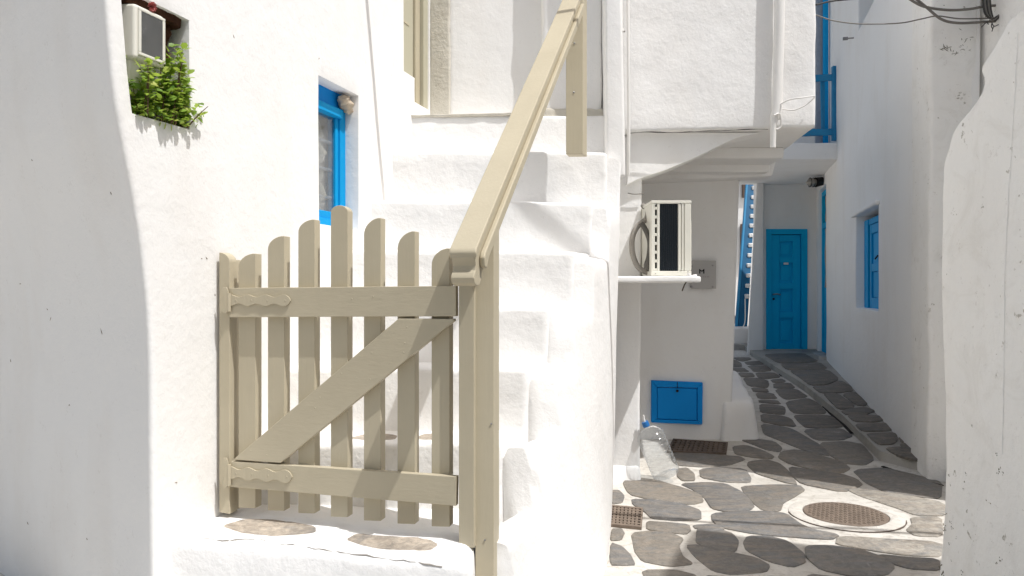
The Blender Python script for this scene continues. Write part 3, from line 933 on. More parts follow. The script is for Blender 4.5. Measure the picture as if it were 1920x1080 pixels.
# flank: battered, rounded side wall whose top follows the steps
def flank_h(y):
    h = 0.44
    for a, b in zip(SY, SZ):
        t = max(0.0, min(1.0, (y - (a + 0.006)) / 0.035))
        h = max(h, 0.0) + (b - h) * (t * t * (3 - 2 * t)) if t > 0 else h
    return h
bm = bmesh.new()
rows = []
Y = 2.625
while Y < 5.02:
    rows.append(Y); Y += 0.0175
NV = 26
prev = None
for y in rows:
    h = flank_h(y) - 0.030
    xb, xt = smooth_tab(XB, y, 0.12), smooth_tab(XT, y, 0.10)
    pts = []
    ss = 0.62 + (y - 2.95) * 1.06 + 0.15                     # batter reaches full lean at about tread height
    for j in range(NV + 1):
        z = -0.08 + (h + 0.08 - 0.03) * j / NV
        f = max(0.0, min(1.0, z / ss)) ** 0.85
        x = xb + (xt - xb) * f
        p = Vector((x, y + 0.0, z))
        w = wob(p, 0.010, 1.3) + wob(p, 0.002, 6)
        pts.append(p + w)
    e = pts[-1]
    for dx, dz in ((-0.005, 0.010), (-0.015, 0.018), (-0.032, 0.024), (-0.055, 0.027), (-0.085, 0.028), (-0.115, 0.024), (-0.14, -0.03)):
        pts.append(e + Vector((dx, 0, dz)) + wob(Vector((e.x + dx, y, e.z)), 0.004, 9))
    pts += [Vector((pts[-1].x, y, -0.08))]
    row = [bm.verts.new(p) for p in pts]
    if prev:
        for q in range(len(row) - 1):
            bm.faces.new((prev[q], prev[q + 1], row[q + 1], row[q]))
    else:
        bm.faces.new(row)
    prev = row
bm.faces.new(prev)
finish("side_wall", bm, M['plaster'], stairs, angle=70)

scuff(house, wall_o, SCUFFS, M['scuff'])

# ================================================================ GATE, POSTS, HANDRAIL
GL, GR = Vector((-1.064, 2.81, 0)), Vector((-0.191, 2.60, 0))
GD = (GR - GL).normalized()
GN = Vector((-GD.y, GD.x, 0))                    # away from the street
GF = (GL, GD, GN, UP)
def gp(px, py, off=0.0):                          # photo point -> (along gate, height) on the plane `off` behind the picket fronts
    h = on_plane(px, py, GL + GN * off, GN) - GL
    return h.dot(GD), h.z
def gpts(pix, off=0.0):
    return [gp(x, y, off) for x, y in pix]
gate = thing("garden_gate", "beige wooden picket gate with arched top and diagonal brace at the foot of the stairs", "gate", (-0.62, 2.70, 0.44))
PK = [(447, 479, 500, 475, 952, 'q'), (502, 533, 467, 442, 957, 'q'), (559, 590, 435, 411, 962, 'q'), (620, 652, 398, 385, 969, 'r'),
      (682, 714, 441, 408, 976, 'q'), (745, 778, 467, 433, 982, 'q'), (809, 843, 497, 465, 987, 'q')]
TH = 0.042
for x0, x1, yl, yr, yb, kind in PK:
    a0, zl = gp(x0, yl); a1, zr = gp(x1, yr); _, zb = gp(x0, yb); _, zb1 = gp(x1, yb + 1)
    pts = [(a0, zb), (a1, zb1)]
    if kind == 'q':
        pts += [(a1, zr - 0.001)]
        for i in range(1, 9):
            t = i / 9 * math.pi / 2
            pts.append((a0 + (a1 - a0) * (1 - math.sin(t)) if False else a1 - (a1 - a0) * math.sin(t), zl + (zr - zl) * math.cos(t)))
        pts.append((a0, zl))
    else:
        zt = gp((x0 + x1) / 2, yr)[1]
        for i in range(0, 13):
            t = i / 12 * math.pi
            pts.append(((a0 + a1) / 2 + (a1 - a0) / 2 * math.cos(t), zl + (zt - zl) * math.sin(t)))
    prism("picket", pts, GF, 0.0, TH, M['tan'], gate, 0.002)
RO, RT = -0.027, -0.001
e0, e1 = gp(430, 540, RO), gp(853, 537, RO)
prism("top_rail", gpts([(429, 595), (855, 593), (855, 536), (429, 540)], RO), GF, RO, RT, M['tan_h'], gate, 0.002)
prism("bottom_rail", gpts([(431, 913), (855, 949), (856, 894), (433, 865)], RO), GF, RO, RT, M['tan_h'], gate, 0.002)
prism("brace", gpts([(437, 862), (526, 868), (851, 602), (851, 598), (747, 597.5)], RO), GF, RO - 0.001, RT - 0.0005, M['tan_h'], gate, 0.002)
bm = bmesh.new()
for x, y in ((763, 613), (759, 643), (697, 661), (757, 661), (694, 711), (591, 765), (640, 700), (600, 745), (470, 845), (500, 853), (660, 560), (700, 556)):
    s, z = gp(x, y, RO)
    m = bmesh.ops.create_icosphere(bm, subdivisions=1, radius=0.0032)
    for v in m['verts']:
        v.co = GF[0] + GD * (s + v.co.x) + GN * (RO - 0.001 + v.co.y * 0.4) + UP * (z + v.co.z)
finish("nail_head", bm, M['tan'], gate)["kind"] = "stuff"
def hinge(x0, x1, ym, hh, xk):
    h = bpy.data.objects.new("hinge", None); COL.objects.link(h); h.parent = gate
    s0, zc = gp(x0, ym, RO); s1, _ = gp(x1, ym, RO)
    hz = hh / FPX * 2.75
    h.location = GF[0] + GD * s0 + UP * zc - gate.location
    up_, dn = [], []
    N = 40
    for i in range(N + 1):
        t = i / N
        s = s0 + (s1 - s0) * t
        w = hz * (0.80 + 0.22 * math.cos(t * 3.4 * 2 * math.pi) * (1 if t < 0.9 else 1))
        if t > 0.93:
            w *= math.sqrt(max(0.0, 1 - ((t - 0.93) / 0.07) ** 2))
        up_.append((s, zc + w)); dn.append((s, zc - w))
    dn[-1] = (dn[-1][0] + 0.0005, dn[-1][1])
    prism("strap", dn + list(reversed(up_[:-1])), GF, RO - 0.0065, RO - 0.0004, M['tan'], h, 0.0006)
    tube("knuckle", [GF[0] + GD * (s0 - 0.004) + GN * (RO - 0.006) + UP * (zc - hz * 2.0), GF[0] + GD * (s0 - 0.004) + GN * (RO - 0.006) + UP * (zc + hz * 1.3)], 0.008, M['tan'], h)
    pts = [(s0 - 0.004, zc - hz * 1.9), (s0 - 0.012, zc - hz * 2.4), (s0 - 0.026, zc - hz * 2.2), (s0 - 0.030, zc - hz * 1.6), (s0 - 0.022, zc - hz), (s0 - 0.022, zc + hz),
           (s0 - 0.030, zc + hz * 1.6), (s0 - 0.026, zc + hz * 2.3), (s0 - 0.012, zc + hz * 2.4), (s0 - 0.004, zc + hz * 1.6)]
    prism("leaf_plate", pts, GF, RO - 0.0125, RO - 0.0065, M['tan'], h, 0.001)
    bm = bmesh.new()
    for t in (0.10, 0.36, 0.62, 0.92):
        m = bmesh.ops.create_icosphere(bm, subdivisions=1, radius=0.0034)
        for v in m['verts']:
            v.co = GF[0] + GD * (s0 + (s1 - s0) * t + v.co.x) + GN * (RO - 0.0065 + v.co.y * 0.5) + UP * (zc + v.co.z)
    finish("screw", bm, M['tan'], h)["kind"] = "stuff"
hinge(433, 546, 563, 10.5, 433)
hinge(433, 549, 886, 12, 433)

gpl = thing("gate_post", "beige board post fixed to the lime-washed house wall, carrying the gate hinges", "gate post", LWp(0.0, -0.03, 0.46))
s0, zt = gp(410, 473, -0.02); s1, _ = gp(430, 473, -0.02); _, zm = gp(428, 487, -0.02); _, zb = gp(410, 961, -0.02)
pts = [(s0, zb), (s1, zb - 0.004), (s1, zm - 0.01)] + [(s0 + (s1 - s0) * math.cos(i / 8 * math.pi / 2) , zm - 0.01 + (zt - zm + 0.01) * math.sin(i / 8 * math.pi / 2)) for i in range(1, 9)]
prism("board", pts, GF, -0.018, 0.03, M['tan'], gpl, 0.003)
s2 = gp(441, 505, 0.03)[0]
zt2 = gp(430, 487, 0.03)[1]; zm2 = gp(440, 505, 0.03)[1]
pts = [(s0, zb), (s2, zb - 0.004), (s2, zm2)] + [(s1 - 0.01 + (s2 - s1 + 0.01) * math.cos(i / 6 * math.pi / 2), zm2 + (zt2 - zm2) * math.sin(i / 6 * math.pi / 2)) for i in range(1, 7)] + [(s0, zt2)]
prism("stop_board", pts, GF, 0.031, 0.075, M['tan'], gpl, 0.003)

gpr = thing("gate_post", "slim beige closing post beside the thick handrail post at the latch side of the gate", "gate post", (-0.16, 2.56, 0.43))
b0 = gp(860, 1024, -0.03); b1 = gp(889, 1027, -0.03); t1 = gp(875, 520, -0.03)
prism("board", [(b0[0], b0[1]), (b1[0], b1[1] - 0.002), (b1[0], t1[1]), (b0[0], t1[1])], GF, -0.03, 0.05, M['tan'], gpr, 0.003)
prism("stop_board", [(b0[0] - 0.02, b0[1] + 0.02), (b0[0] + 0.01, b0[1] + 0.02), (b0[0] + 0.01, t1[1]), (b0[0] - 0.02, t1[1])], GF, 0.052, 0.072, M['tan'], gpr, 0.002)

rail = thing("handrail", "beige wooden stair handrail with moulded end rising from the gate beside the steps", "handrail", (-0.1, 2.45, 0.4))
E0 = P(869, 472, 2.40)                               # top centre of the lower end
E1 = P(1075, -8, 3.93)
hd = Vector((E1.x - E0.x, E1.y - E0.y, 0)); run = hd.length; hd.normalize()
side = Vector((hd.y, -hd.x, 0))                      # to the stair-flank side
slope = (E1.z - E0.z) / run
RF = (Vector((E0.x, E0.y, 0)), hd, side, UP)
def zr_(s, d=0.0):
    return E0.z + slope * s + d
VT = 0.066 * math.sqrt(1 + slope * slope)            # vertical thickness of the rail
end = [(0.0, 0.006), (-0.004, -0.018), (0.005, -0.030), (0.012, -0.045), (0.010, -0.060), (0.000, -0.070), (-0.006, -0.085), (0.002, -0.102), (0.022, -0.110), (0.050, -0.106), (0.066, -0.088)]
sil = [(run, zr_(run))] + [(0.02, zr_(0.02))] + [(a, E0.z + b) for a, b in end] + [(0.085, zr_(0.085, -VT)), (run, zr_(run, -VT))]
prism("rail", sil, RF, -0.042, 0.038, M['tan'], rail, 0.003)
cap = [(run, zr_(run, 0.012)), (0.0, zr_(0.0, 0.012)), (-0.007, zr_(-0.007, 0.002)), (0.0, E0.z - 0.022), (0.012, zr_(0.012, -0.020)), (run, zr_(run, -0.020))]
prism("rail_cap", cap, RF, -0.048, 0.045, M['tan'], rail, 0.005)
bead = [(run, zr_(run, -0.045)), (0.05, zr_(0.05, -0.045)), (0.040, zr_(0.05, -0.062)), (0.046, zr_(0.05, -0.092)), (0.065, zr_(0.05, -0.098)), (0.09, zr_(0.09, -VT - 0.004)), (run, zr_(run, -VT - 0.004))]
prism("side_moulding", bead, RF, 0.039, 0.058, M['tan'], rail, 0.005)
# lower post: thick board the rail is screwed to
pz = -0.02
pa, pb = P(891, 800, 2.575), P(926, 800, 2.575)
pdir = Vector((0.20, 0.98, 0))
pf = (Vector((pa.x, pa.y, 0)), Vector((1, 0, 0)), pdir, UP)
def rail_under(p):                                   # underside of the rail above a plan point
    s = (Vector((p.x, p.y, 0)) - RF[0]).dot(hd)
    return zr_(s, -VT)
wdt = pb.x - pa.x
c4 = [pf[0], pf[0] + Vector((wdt, 0, 0)), pf[0] + Vector((wdt, 0, 0)) + pdir * 0.085, pf[0] + pdir * 0.085]
tops = [rail_under(p) + 0.03 for p in c4]
block("post", [Vector((p.x, p.y, pz)) for p in c4] + [Vector((p.x, p.y, t)) for p, t in zip(c4, tops)], M['tan'], rail, 0.003, 0.6)
bm = bmesh.new()
for x, y in ((909, 1013), (921, 795)):
    p = P(x, y, 2.572)
    add_lump(bm, p, (0.004, 0.002, 0.004), 0, 1, 1)
finish("screw", bm, M['steel'], rail)["kind"] = "stuff"
# upper post on the stairs
ua, ub = P(1061, 280, 4.02), P(1093, 280, 4.02)
block("post", [Vector((ua.x, 4.02, 2.02)), Vector((ub.x, 4.02, 2.02)), Vector((ub.x + 0.03, 4.10, 2.02)), Vector((ua.x + 0.02, 4.10, 2.02)),
               Vector((ua.x, 4.02, E1.z + 0.02)), Vector((ub.x, 4.02, E1.z + 0.02)), Vector((ub.x + 0.03, 4.10, E1.z + 0.05)), Vector((ua.x + 0.02, 4.10, E1.z + 0.05))], M['tan'], rail, 0.004, 0.6)
bm = bmesh.new()
for x, y in ((1077, 81), (1076, 173)):
    add_lump(bm, P(x, y, 4.018), (0.006, 0.003, 0.006), 0, 1, 1)
finish("screw", bm, M['steel'], rail)["kind"] = "stuff"

# ================================================================ NICHE: METER BOX, PLANT, TIMBER
mb = thing("meter_box", "cream meter box with small dark glass window set in the wall niche above the plant", "meter box", LWp(-0.37, 0.05, 1.87))
A0, A1 = -0.452, -0.318
hd8 = [LWp(A0, -0.012, 2.045), LWp(A1, -0.012, 2.045), LWp(A1, 0.11, 2.045), LWp(A0, 0.11, 2.045), LWp(A0, -0.012, 2.222), LWp(A1, -0.012, 2.222), LWp(A1, 0.11, 2.235), LWp(A0, 0.11, 2.235)]
block("housing", hd8, M['cream'], mb, 0.012, 0.3)
lw8 = [LWp(A0 + 0.006, 0.05, 1.86), LWp(A1 - 0.01, 0.05, 1.86), LWp(A1 - 0.01, 0.11, 1.86), LWp(A0 + 0.006, 0.11, 1.86), LWp(A0 + 0.006, 0.012, 2.05), LWp(A1 - 0.01, 0.012, 2.05), LWp(A1 - 0.01, 0.11, 2.05), LWp(A0 + 0.006, 0.11, 2.05)]
block("lower_cover", lw8, M['cream'], mb, 0.012, 0.3)
fx = (LWp(0, -0.0, 0), LD, LN, UP)
for nm, r_ in (("window_frame", rect(A0 + 0.012, A1 - 0.006, 2.058, 2.068)), ("window_frame", rect(A0 + 0.012, A1 - 0.006, 2.203, 2.213)), ("window_frame", rect(A0 + 0.012, A0 + 0.022, 2.068, 2.203)), ("window_frame", rect(A1 - 0.018, A1 - 0.006, 2.068, 2.203))):
    prism(nm, r_, fx, -0.019, -0.012, M['cream'], mb, 0.002)
prism("dial_back", rect(A0 + 0.022, A1 - 0.018, 2.068, 2.203), fx, -0.0155, -0.0125, M['dark_fin'], mb, 0)
prism("glass", rect(A0 + 0.022, A1 - 0.018, 2.068, 2.203), fx, -0.0175, -0.016, M['meter_glass'], mb, 0)
bm = bmesh.new()
for w_ in (-0.40, -0.355):
    add_lump(bm, LWp(w_, 0.018, 2.022), (0.006, 0.006, 0.006), 0.1, 3, 1)
finish("screw", bm, M['rot'], mb)["kind"] = "stuff"

pln = thing("plant", "bushy green herb growing out of the wall niche around the meter box", "plant", LWp(-0.3, 0.03, 1.87))
rnd = random.Random(3)
stems, tips = [], []
for i in range(24):
    w = rnd.uniform(-0.42, -0.20); q = rnd.uniform(-0.02, 0.06)
    hgt = rnd.uniform(0.08, 0.17) + 0.11 * math.exp(-((w + 0.27) / 0.04) ** 2)
    if w < -0.385:
        hgt = min(hgt, 0.16)
    lean = rnd.uniform(-0.05, 0.05)
    qq = rnd.uniform(-0.035, 0.01)
    stems.append(catmull([LWp(w, q, 1.868), LWp(w + lean * 0.4, q + qq * 0.5, 1.868 + hgt * 0.55), LWp(w + lean, q + qq, 1.868 + hgt)], 5))
stems.append(catmull([LWp(-0.20, 0.0, 1.87), LWp(-0.175, -0.03, 1.92), LWp(-0.150, -0.05, 1.955)], 5))
stems.append(catmull([LWp(-0.40, 0.0, 1.87), LWp(-0.41, -0.02, 1.95), LWp(-0.40, -0.03, 2.04)], 5))
for s in stems:
    tube("stem", s, [0.003 - 0.0018 * i / (len(s) - 1) for i in range(len(s))], M['stem'], pln, 5)
bm = bmesh.new()
def leaf(bm, p, d, n, ln, wd):
    d = d.normalized(); s = d.cross(n).normalized(); n = s.cross(d)
    pr = [(0, 0, 0), (0.35, 0.42, 0.05), (0.7, 0.40, 0.0), (1.0, 0.0, -0.14), (0.7, -0.40, 0.0), (0.35, -0.42, 0.05)]
    mid = [bm.verts.new(p + d * (ln * 0.35) - n * 0.06 * ln), bm.verts.new(p + d * (ln * 0.7) - n * 0.07 * ln)]
    v = [bm.verts.new(p + d * (ln * a) + s * (wd * b) + n * (ln * c)) for a, b, c in pr]
    for f in ((v[0], v[1], mid[0]), (v[1], v[2], mid[1], mid[0]), (v[2], v[3], mid[1]), (v[3], v[4], mid[1]), (v[4], v[5], mid[0], mid[1]), (v[5], v[0], mid[0])):
        bm.faces.new(f)
for si, s in enumerate(stems):
    n = 42 if si < 24 else 14
    for i in range(n):
        t = rnd.uniform(0.1, 1.0)
        p = s[min(len(s) - 1, int(t * (len(s) - 1) + 0.5))] + Vector((rnd.uniform(-1, 1), rnd.uniform(-1, 1), rnd.uniform(-1, 1))) * 0.022
        if (p - L0).dot(LN) < -0.03:
            p += LN * 0.02
        d = Vector((rnd.uniform(-1, 1), rnd.uniform(-1, 1), rnd.uniform(-0.4, 0.9))) - LN * 0.6
        sz = rnd.uniform(0.018, 0.036)
        leaf(bm, p, d, Vector((rnd.uniform(-0.6, 0.6) + 0.3, rnd.uniform(-0.8, 0.2), 1)), sz, sz * rnd.uniform(0.6, 0.95))
for i in range(150):
    w = rnd.uniform(-0.44, -0.195)
    p = LWp(w, rnd.uniform(-0.018, 0.04), 1.874 + abs(rnd.gauss(0, 0.025)))
    d = Vector((rnd.uniform(-1, 1), rnd.uniform(-1, 1), rnd.uniform(-0.5, 0.6))) - LN * 0.5
    leaf(bm, p, d, Vector((rnd.uniform(-0.5, 0.5), rnd.uniform(-0.8, 0.2), 1)), 0.024, 0.017)
for i in range(3):                                     # dry bits hanging over the sill
    p = LWp(-0.33 + 0.022 * i, -0.006, 1.868)
    leaf(bm, p, Vector((rnd.uniform(-0.3, 0.3), -0.1, -1)), -LN, 0.03, 0.006)
finish("foliage", bm, M['leaf'], pln)["kind"] = "stuff"
tb = thing("rotten_timber", "dark rotten timber under the niche lintel, behind the meter box", "timber", LWp(-0.3, 0.12, 2.2))
block("beam", boxf(-0.46, -0.195, 0.02, 0.11, 2.228, 2.275, LF), M['rot'], tb, 0.01, 0.02, 0.014, 30)
block("splinter", boxf(-0.300, -0.222, 0.05, 0.12, 2.10, 2.24, LF), M['rot'], tb, 0.01, 0.015, 0.018, 34)
bm = bmesh.new()
fc = LWp(-0.375, -0.005, 2.238)
for i in range(26):
    a = rnd.uniform(0, 6.28)
    d = LD * math.cos(a) + UP * math.sin(a) * 0.8 - LN * rnd.uniform(0.2, 1.1)
    leaf(bm, fc, d, UP + LD * rnd.uniform(-1, 1), 0.020, 0.018)
tag(finish("flower", bm, M['flower']), "faded red flower tucked under the niche lintel on top of the meter box", "flower")

# ================================================================ UPPER HOUSE AT THE HEAD OF THE STAIRS
up_h = thing("upper_house", "white house wall with cement door jamb at the head of the stairs", "house", (0.0, 5.2, 2.34))
block("wall", [(-0.415, 4.74, 2.1), (0.60, 4.68, 2.1), (0.60, 5.3, 2.1), (-0.62, 5.3, 2.1), (-0.415, 4.74, 5.2), (0.60, 4.68, 5.2), (0.60, 5.3, 5.2), (-0.62, 5.3, 5.2)], M['smooth'], up_h, 0.05, 0.1, 0.008, 2.5)
block("jamb", [(-0.525, 4.755, 2.1), (-0.392, 4.725, 2.1), (-0.38, 5.06, 2.1), (-0.52, 5.06, 2.1), (-0.525, 4.755, 5.2), (-0.392, 4.725, 5.2), (-0.38, 5.06, 5.2), (-0.52, 5.06, 5.2)], M['cement'], up_h, 0.015, 0.06, 0.006, 9)
block("pier", box8(0.185, 0.555, 4.58, 5.06, 2.1, 5.2), M['plaster'], up_h, 0.03, 0.06, 0.012, 5)
block("pier_foot", box8(0.178, 0.570, 4.56, 4.7, 2.30, 2.40), M['cement'], up_h, 0.022, 0.03, 0.016, 14)
block("buttress", [(0.548, 4.36, 1.95), (0.665, 4.36, 1.95), (0.70, 4.9, 1.95), (0.58, 4.9, 1.95), (0.535, 4.36, 5.4), (0.585, 4.36, 5.4), (0.70, 4.9, 5.4), (0.55, 4.9, 5.4)], M['smooth'], up_h, 0.02, 0.1, 0.006, 4)
block("landing_edge", [(-0.62, 4.482, 2.325), (0.14, 4.478, 2.340), (0.14, 4.6, 2.340), (-0.62, 4.6, 2.325), (-0.62, 4.478, 2.338), (0.14, 4.472, 2.354), (0.14, 4.6, 2.354), (-0.62, 4.6, 2.338)], M['cement'], up_h, 0.006, 0.03, 0.006, 20)

# ================================================================ OVERHANGING HOUSE
oh = thing("overhanging_house", "white house whose upper room juts over the alley above the air conditioner", "house", (1.4, 5.6, 0))
def FZ(px, py, Y):
    p = P(px, py, Y); return p.x, p.z
def wall_front(x, z):
    return Vector((x, 4.95 + 0.012 * math.sin(x * 3), z))
block("upper_room", [(0.72, 4.955, 2.335), (2.012, 4.945, 2.365), (2.17, 6.25, 2.365), (0.72, 6.25, 2.345), (0.72, 4.955, 4.7), (2.018, 4.945, 4.7), (2.19, 6.25, 4.7), (0.72, 6.25, 4.7)], M['plaster'], oh, 0.022, 0.06, 0.009, 4.5)
# half arch under the front edge
arch = [(1182, 247), (1175, 347), (1205, 333), (1240, 322), (1280, 306), (1320, 288), (1352, 272), (1385, 258), (1425, 247)]
ap = [FZ(x, y, 5.03) for x, y in arch]
ap[0] = (ap[0][0], 2.345); ap[-1] = (ap[-1][0], 2.345)
lowc = catmull([Vector((a, 0, b)) for a, b in ap[1:]], 5)
apts = [ap[0]] + [(p.x, p.z) for p in lowc]
prism("half_arch", [(a, b) for a, b in apts], (Vector((0, 5.0, 0)), Vector((1, 0, 0)), Vector((0, 1, 0)), UP), 0.015, 0.26, M['plaster'], oh, 0.012)
block("beam", box8(1.2, 2.05, 5.62, 6.2, 2.275, 2.36), M['smooth'], oh, 0.015, 0.1, 0.004, 5)
block("beam", box8(1.1, 2.04, 5.90, 6.2, 2.215, 2.285), M['smooth'], oh, 0.015, 0.1, 0.004, 5)
block("beam", [(1.05, 6.02, 2.165), (2.10, 6.02, 2.20), (2.14, 6.24, 2.20), (1.05, 6.24, 2.165), (1.05, 6.02, 2.225), (2.13, 6.02, 2.34), (2.17, 6.24, 2.34), (1.05, 6.24, 2.225)], M['smooth'], oh, 0.015, 0.1, 0.004, 5)
# ground floor: pillar and set-back wall
block("pillar", [(0.60, 5.05, -0.1), (0.865, 5.05, -0.1), (0.865, 6.3, -0.1), (0.60, 6.3, -0.1), (0.62, 5.06, 2.34), (0.885, 5.06, 2.34), (0.885, 6.3, 2.34), (0.62, 6.3, 2.34)], M['smooth'], oh, 0.02, 0.1, 0.008, 3)
block("pillar_skirt", [(0.62, 4.97, -0.05), (0.87, 4.99, -0.05), (0.88, 5.2, -0.05), (0.6, 5.2, -0.05), (0.62, 5.035, 0.10), (0.86, 5.04, 0.10), (0.87, 5.2, 0.10), (0.6, 5.2, 0.10)], M['smooth'], oh, 0.03, 0.04, 0.01, 8)
block("ground_wall", [(0.8, 6.2, -0.1), (1.815, 6.2, -0.1), (2.05, 9.0, -0.1), (0.8, 9.0, -0.1), (0.8, 6.2, 2.36), (1.895, 6.2, 2.36), (2.05, 9.0, 2.36), (0.8, 9.0, 2.36)], M['smooth'], oh, 0.02, 0.12, 0.008, 2)
block("wall_bench", [(1.72, 6.12, -0.05), (2.055, 6.14, -0.05), (2.36, 7.7, 0.0), (1.8, 7.7, 0.0), (1.74, 6.17, 0.365), (2.015, 6.20, 0.36), (2.30, 7.6, 0.47), (1.8, 7.6, 0.47)], M['smooth'], oh, 0.06, 0.05, 0.02, 5)
block("wall_bench", [(1.74, 6.5, 0.2), (1.90, 6.52, 0.2), (2.22, 7.7, 0.2), (1.8, 7.7, 0.2), (1.74, 6.56, 0.46), (1.86, 6.60, 0.43), (2.20, 7.6, 0.56), (1.8, 7.6, 0.56)], M['smooth'], oh, 0.05, 0.05, 0.015, 6)
block("shelf", [(0.60, 4.52, 1.335), (1.155, 4.56, 1.335), (1.155, 5.3, 1.335), (0.60, 5.3, 1.335), (0.60, 4.52, 1.372), (1.155, 4.56, 1.372), (1.155, 5.3, 1.372), (0.60, 5.3, 1.372)], M['plaster'], oh, 0.01, 0.05, 0.004, 10)
# dark crack line below the upper room
pts = [P(x, y + 0.6 * math.sin(x * 0.4), 4.938) for x, y in [(1182, 249), (1215, 247), (1260, 248), (1310, 246), (1360, 245), (1410, 243), (1440, 243)]]
cr = catmull(pts, 6)
tube("crack", cr, [0.0015 + 0.004 * abs(noise.noise(p * 9)) for p in cr], M['dark_brown'], oh, 5)

def pipe_thing(label, pts, r, clamps=(), name="pipe", cat="pipe", mat='pvc'):
    t = thing(name, label, cat, pts[-1])
    tube("tube", pts, r, M[mat], t, 14)
    for c, d in clamps:
        bm = bmesh.new(); lathe(bm, [(r + 0.001, -0.009), (r + 0.005, -0.009), (r + 0.005, 0.009), (r + 0.001, 0.009)], (Vector(c), Vector((1, 0, 0)), Vector((0, 1, 0)), UP), 14)
        finish("clamp", bm, M[mat], t)
        tube("clamp_bolt", [Vector(c), Vector(c) + Vector(d)], 0.006, M['steel'], t, 6)
    return t
dp = pipe_thing("thick white drainpipe down the sunlit front of the overhanging upper room", [P(1466, -420, 4.893), P(1461, 60, 4.893), P(1457, 205, 4.893), P(1453, 222, 4.89)], 0.033)
bm = bmesh.new(); add_tube(bm, [P(1453, 214, 4.86), P(1450, 236, 4.86), P(1449, 277, 4.86)], [0.03, 0.0195, 0.0185], 14, False)
add_tube(bm, [P(1449, 277, 4.86), P(1450, 244, 4.86)], [0.0155, 0.0155], 14, False)
finish("spout", bm, M['pvc'], dp)
block("dark_bore", [Vector(P(1449, 268, 4.86)) + Vector((a * .011, b * .011, c * .004)) for a, b, c in ((-1, -1, -1), (1, -1, -1), (1, 1, -1), (-1, 1, -1), (-1, -1, 1), (1, -1, 1), (1, 1, 1), (-1, 1, 1))], M['black'], dp, 0.001, 1)
tube("clip", catmull([P(1451, 216, 4.82), P(1462, 214, 4.83), P(1464, 236, 4.85), P(1456, 243, 4.85)], 5), 0.006, M['pvc'], dp, 6)
pipe_thing("white painted pipe with a clamp rising behind the stair head, next to the thin conduit", [P(1163, -60, 4.62), P(1163, 100, 4.62), P(1167, 290, 4.62)], 0.016, [(P(1163, 57, 4.62), (0.03, 0.02, 0))])
pipe_thing("thin white conduit along the corner of the overhanging upper room", [P(1177, -60, 4.90), P(1179, 250, 4.90), P(1178, 330, 4.96)], 0.010)
cl = catmull([P(1462, 196, 4.87), P(1480, 187, 4.83), P(1505, 183, 4.82), P(1527, 181, 4.90), P(1512, 196, 4.89), P(1490, 206, 4.905), P(1470, 205, 4.91), P(1462, 203, 4.88)], 8)
tag(tube("wire_loop", cl, 0.0042, M['pvc']), "white-washed loop of wire between drainpipe and house corner", "wire")

# ---------------------------------------------------------------- AIR CONDITIONER
ac = thing("air_conditioner", "cream outdoor air conditioner with dark coil on the white shelf", "air conditioner", (1.0, 4.9, 1.375))
ax0, ax1, ay, az0, az1 = 0.880, 1.130, 4.72, 1.385, 1.848
block("casing", box8(ax0, ax1, ay + 0.012, 5.40, az0, az1), M['cream'], ac, 0.008, 0.6)
XZ = (Vector((0, ay, 0)), Vector((1, 0, 0)), Vector((0, 1, 0)), UP)
block("top_lip", box8(ax0 - 0.003, ax1 + 0.003, ay - 0.012, ay + 0.30, az1 - 0.016, az1 + 0.004), M['cream'], ac, 0.004, 0.6)
block("base_tray", box8(ax0 - 0.002, ax1 + 0.002, ay - 0.012, ay + 0.30, az0 - 0.008, az0 + 0.022), M['cream'], ac, 0.004, 0.6)
block("edge_frame", box8(ax0, ax0 + 0.022, ay - 0.010, ay + 0.02, az0 + 0.022, az1 - 0.016), M['cream'], ac, 0.003, 0.6)
block("edge_frame", box8(ax0 + 0.036, ax0 + 0.052, ay - 0.010, ay + 0.02, az0 + 0.022, az1 - 0.016), M['cream'], ac, 0.003, 0.6)
for i in range(8):
    z = az0 + 0.030 + i * 0.0555
    block("slot_bridge", box8(ax0 + 0.0225, ax0 + 0.0355, ay - 0.008, ay + 0.02, z - 0.009, z + 0.009), M['cream'], ac, 0.002, 0.6)
block("slot_back", box8(ax0 + 0.022, ax0 + 0.036, ay + 0.006, ay + 0.014, az0 + 0.02, az1 - 0.02), M['black'], ac, 0.001, 0.6)
co_ = bpy.data.objects.new("coil", None); COL.objects.link(co_); co_.parent = ac; co_.location = Vector((ax0 + 0.1, ay, 1.6)) - ac.location
block("coil_back", box8(ax0 + 0.054, ax0 + 0.166, ay + 0.004, ay + 0.014, az0 + 0.022, az1 - 0.016), M['dark_fin'], co_, 0.001, 0.6)
bm = bmesh.new()
for i in range(64):
    z = az0 + 0.026 + i * 0.0066
    hex_block(bm, box8(ax0 + 0.055, ax0 + 0.165, ay - 0.004, ay + 0.006, z, z + 0.0022), 0, 9)
for i in range(9):
    x = ax0 + 0.06 + i * 0.0125
    hex_block(bm, box8(x, x + 0.003, ay - 0.006, ay + 0.002, az0 + 0.022, az1 - 0.016), 0, 9)
finish("fin", bm, M['dark_fin'], co_, smooth=False)["kind"] = "stuff"
for x0_, x1_ in ((0.168, 0.186), (0.190, 0.204), (0.208, 0.250)):
    block("cover_rib", box8(ax0 + x0_, ax0 + x1_, ay - 0.011, ay + 0.02, az0 + 0.022, az1 - 0.016), M['cream'], ac, 0.005, 0.6)
block("cover_rib", box8(ax1 - 0.002, ax1 + 0.012, ay + 0.03, ay + 0.3, az0 + 0.03, az1 - 0.12), M['cream'], ac, 0.004, 0.6)
bm = bmesh.new()
for x, y in ((1229, 384), (1276, 381), (1277, 506), (1229, 513), (1290, 509)):
    add_lump(bm, P(x, y, ay - 0.013), (0.004, 0.003, 0.004), 0, 1, 1)
finish("screw", bm, M['steel'], ac)["kind"] = "stuff"
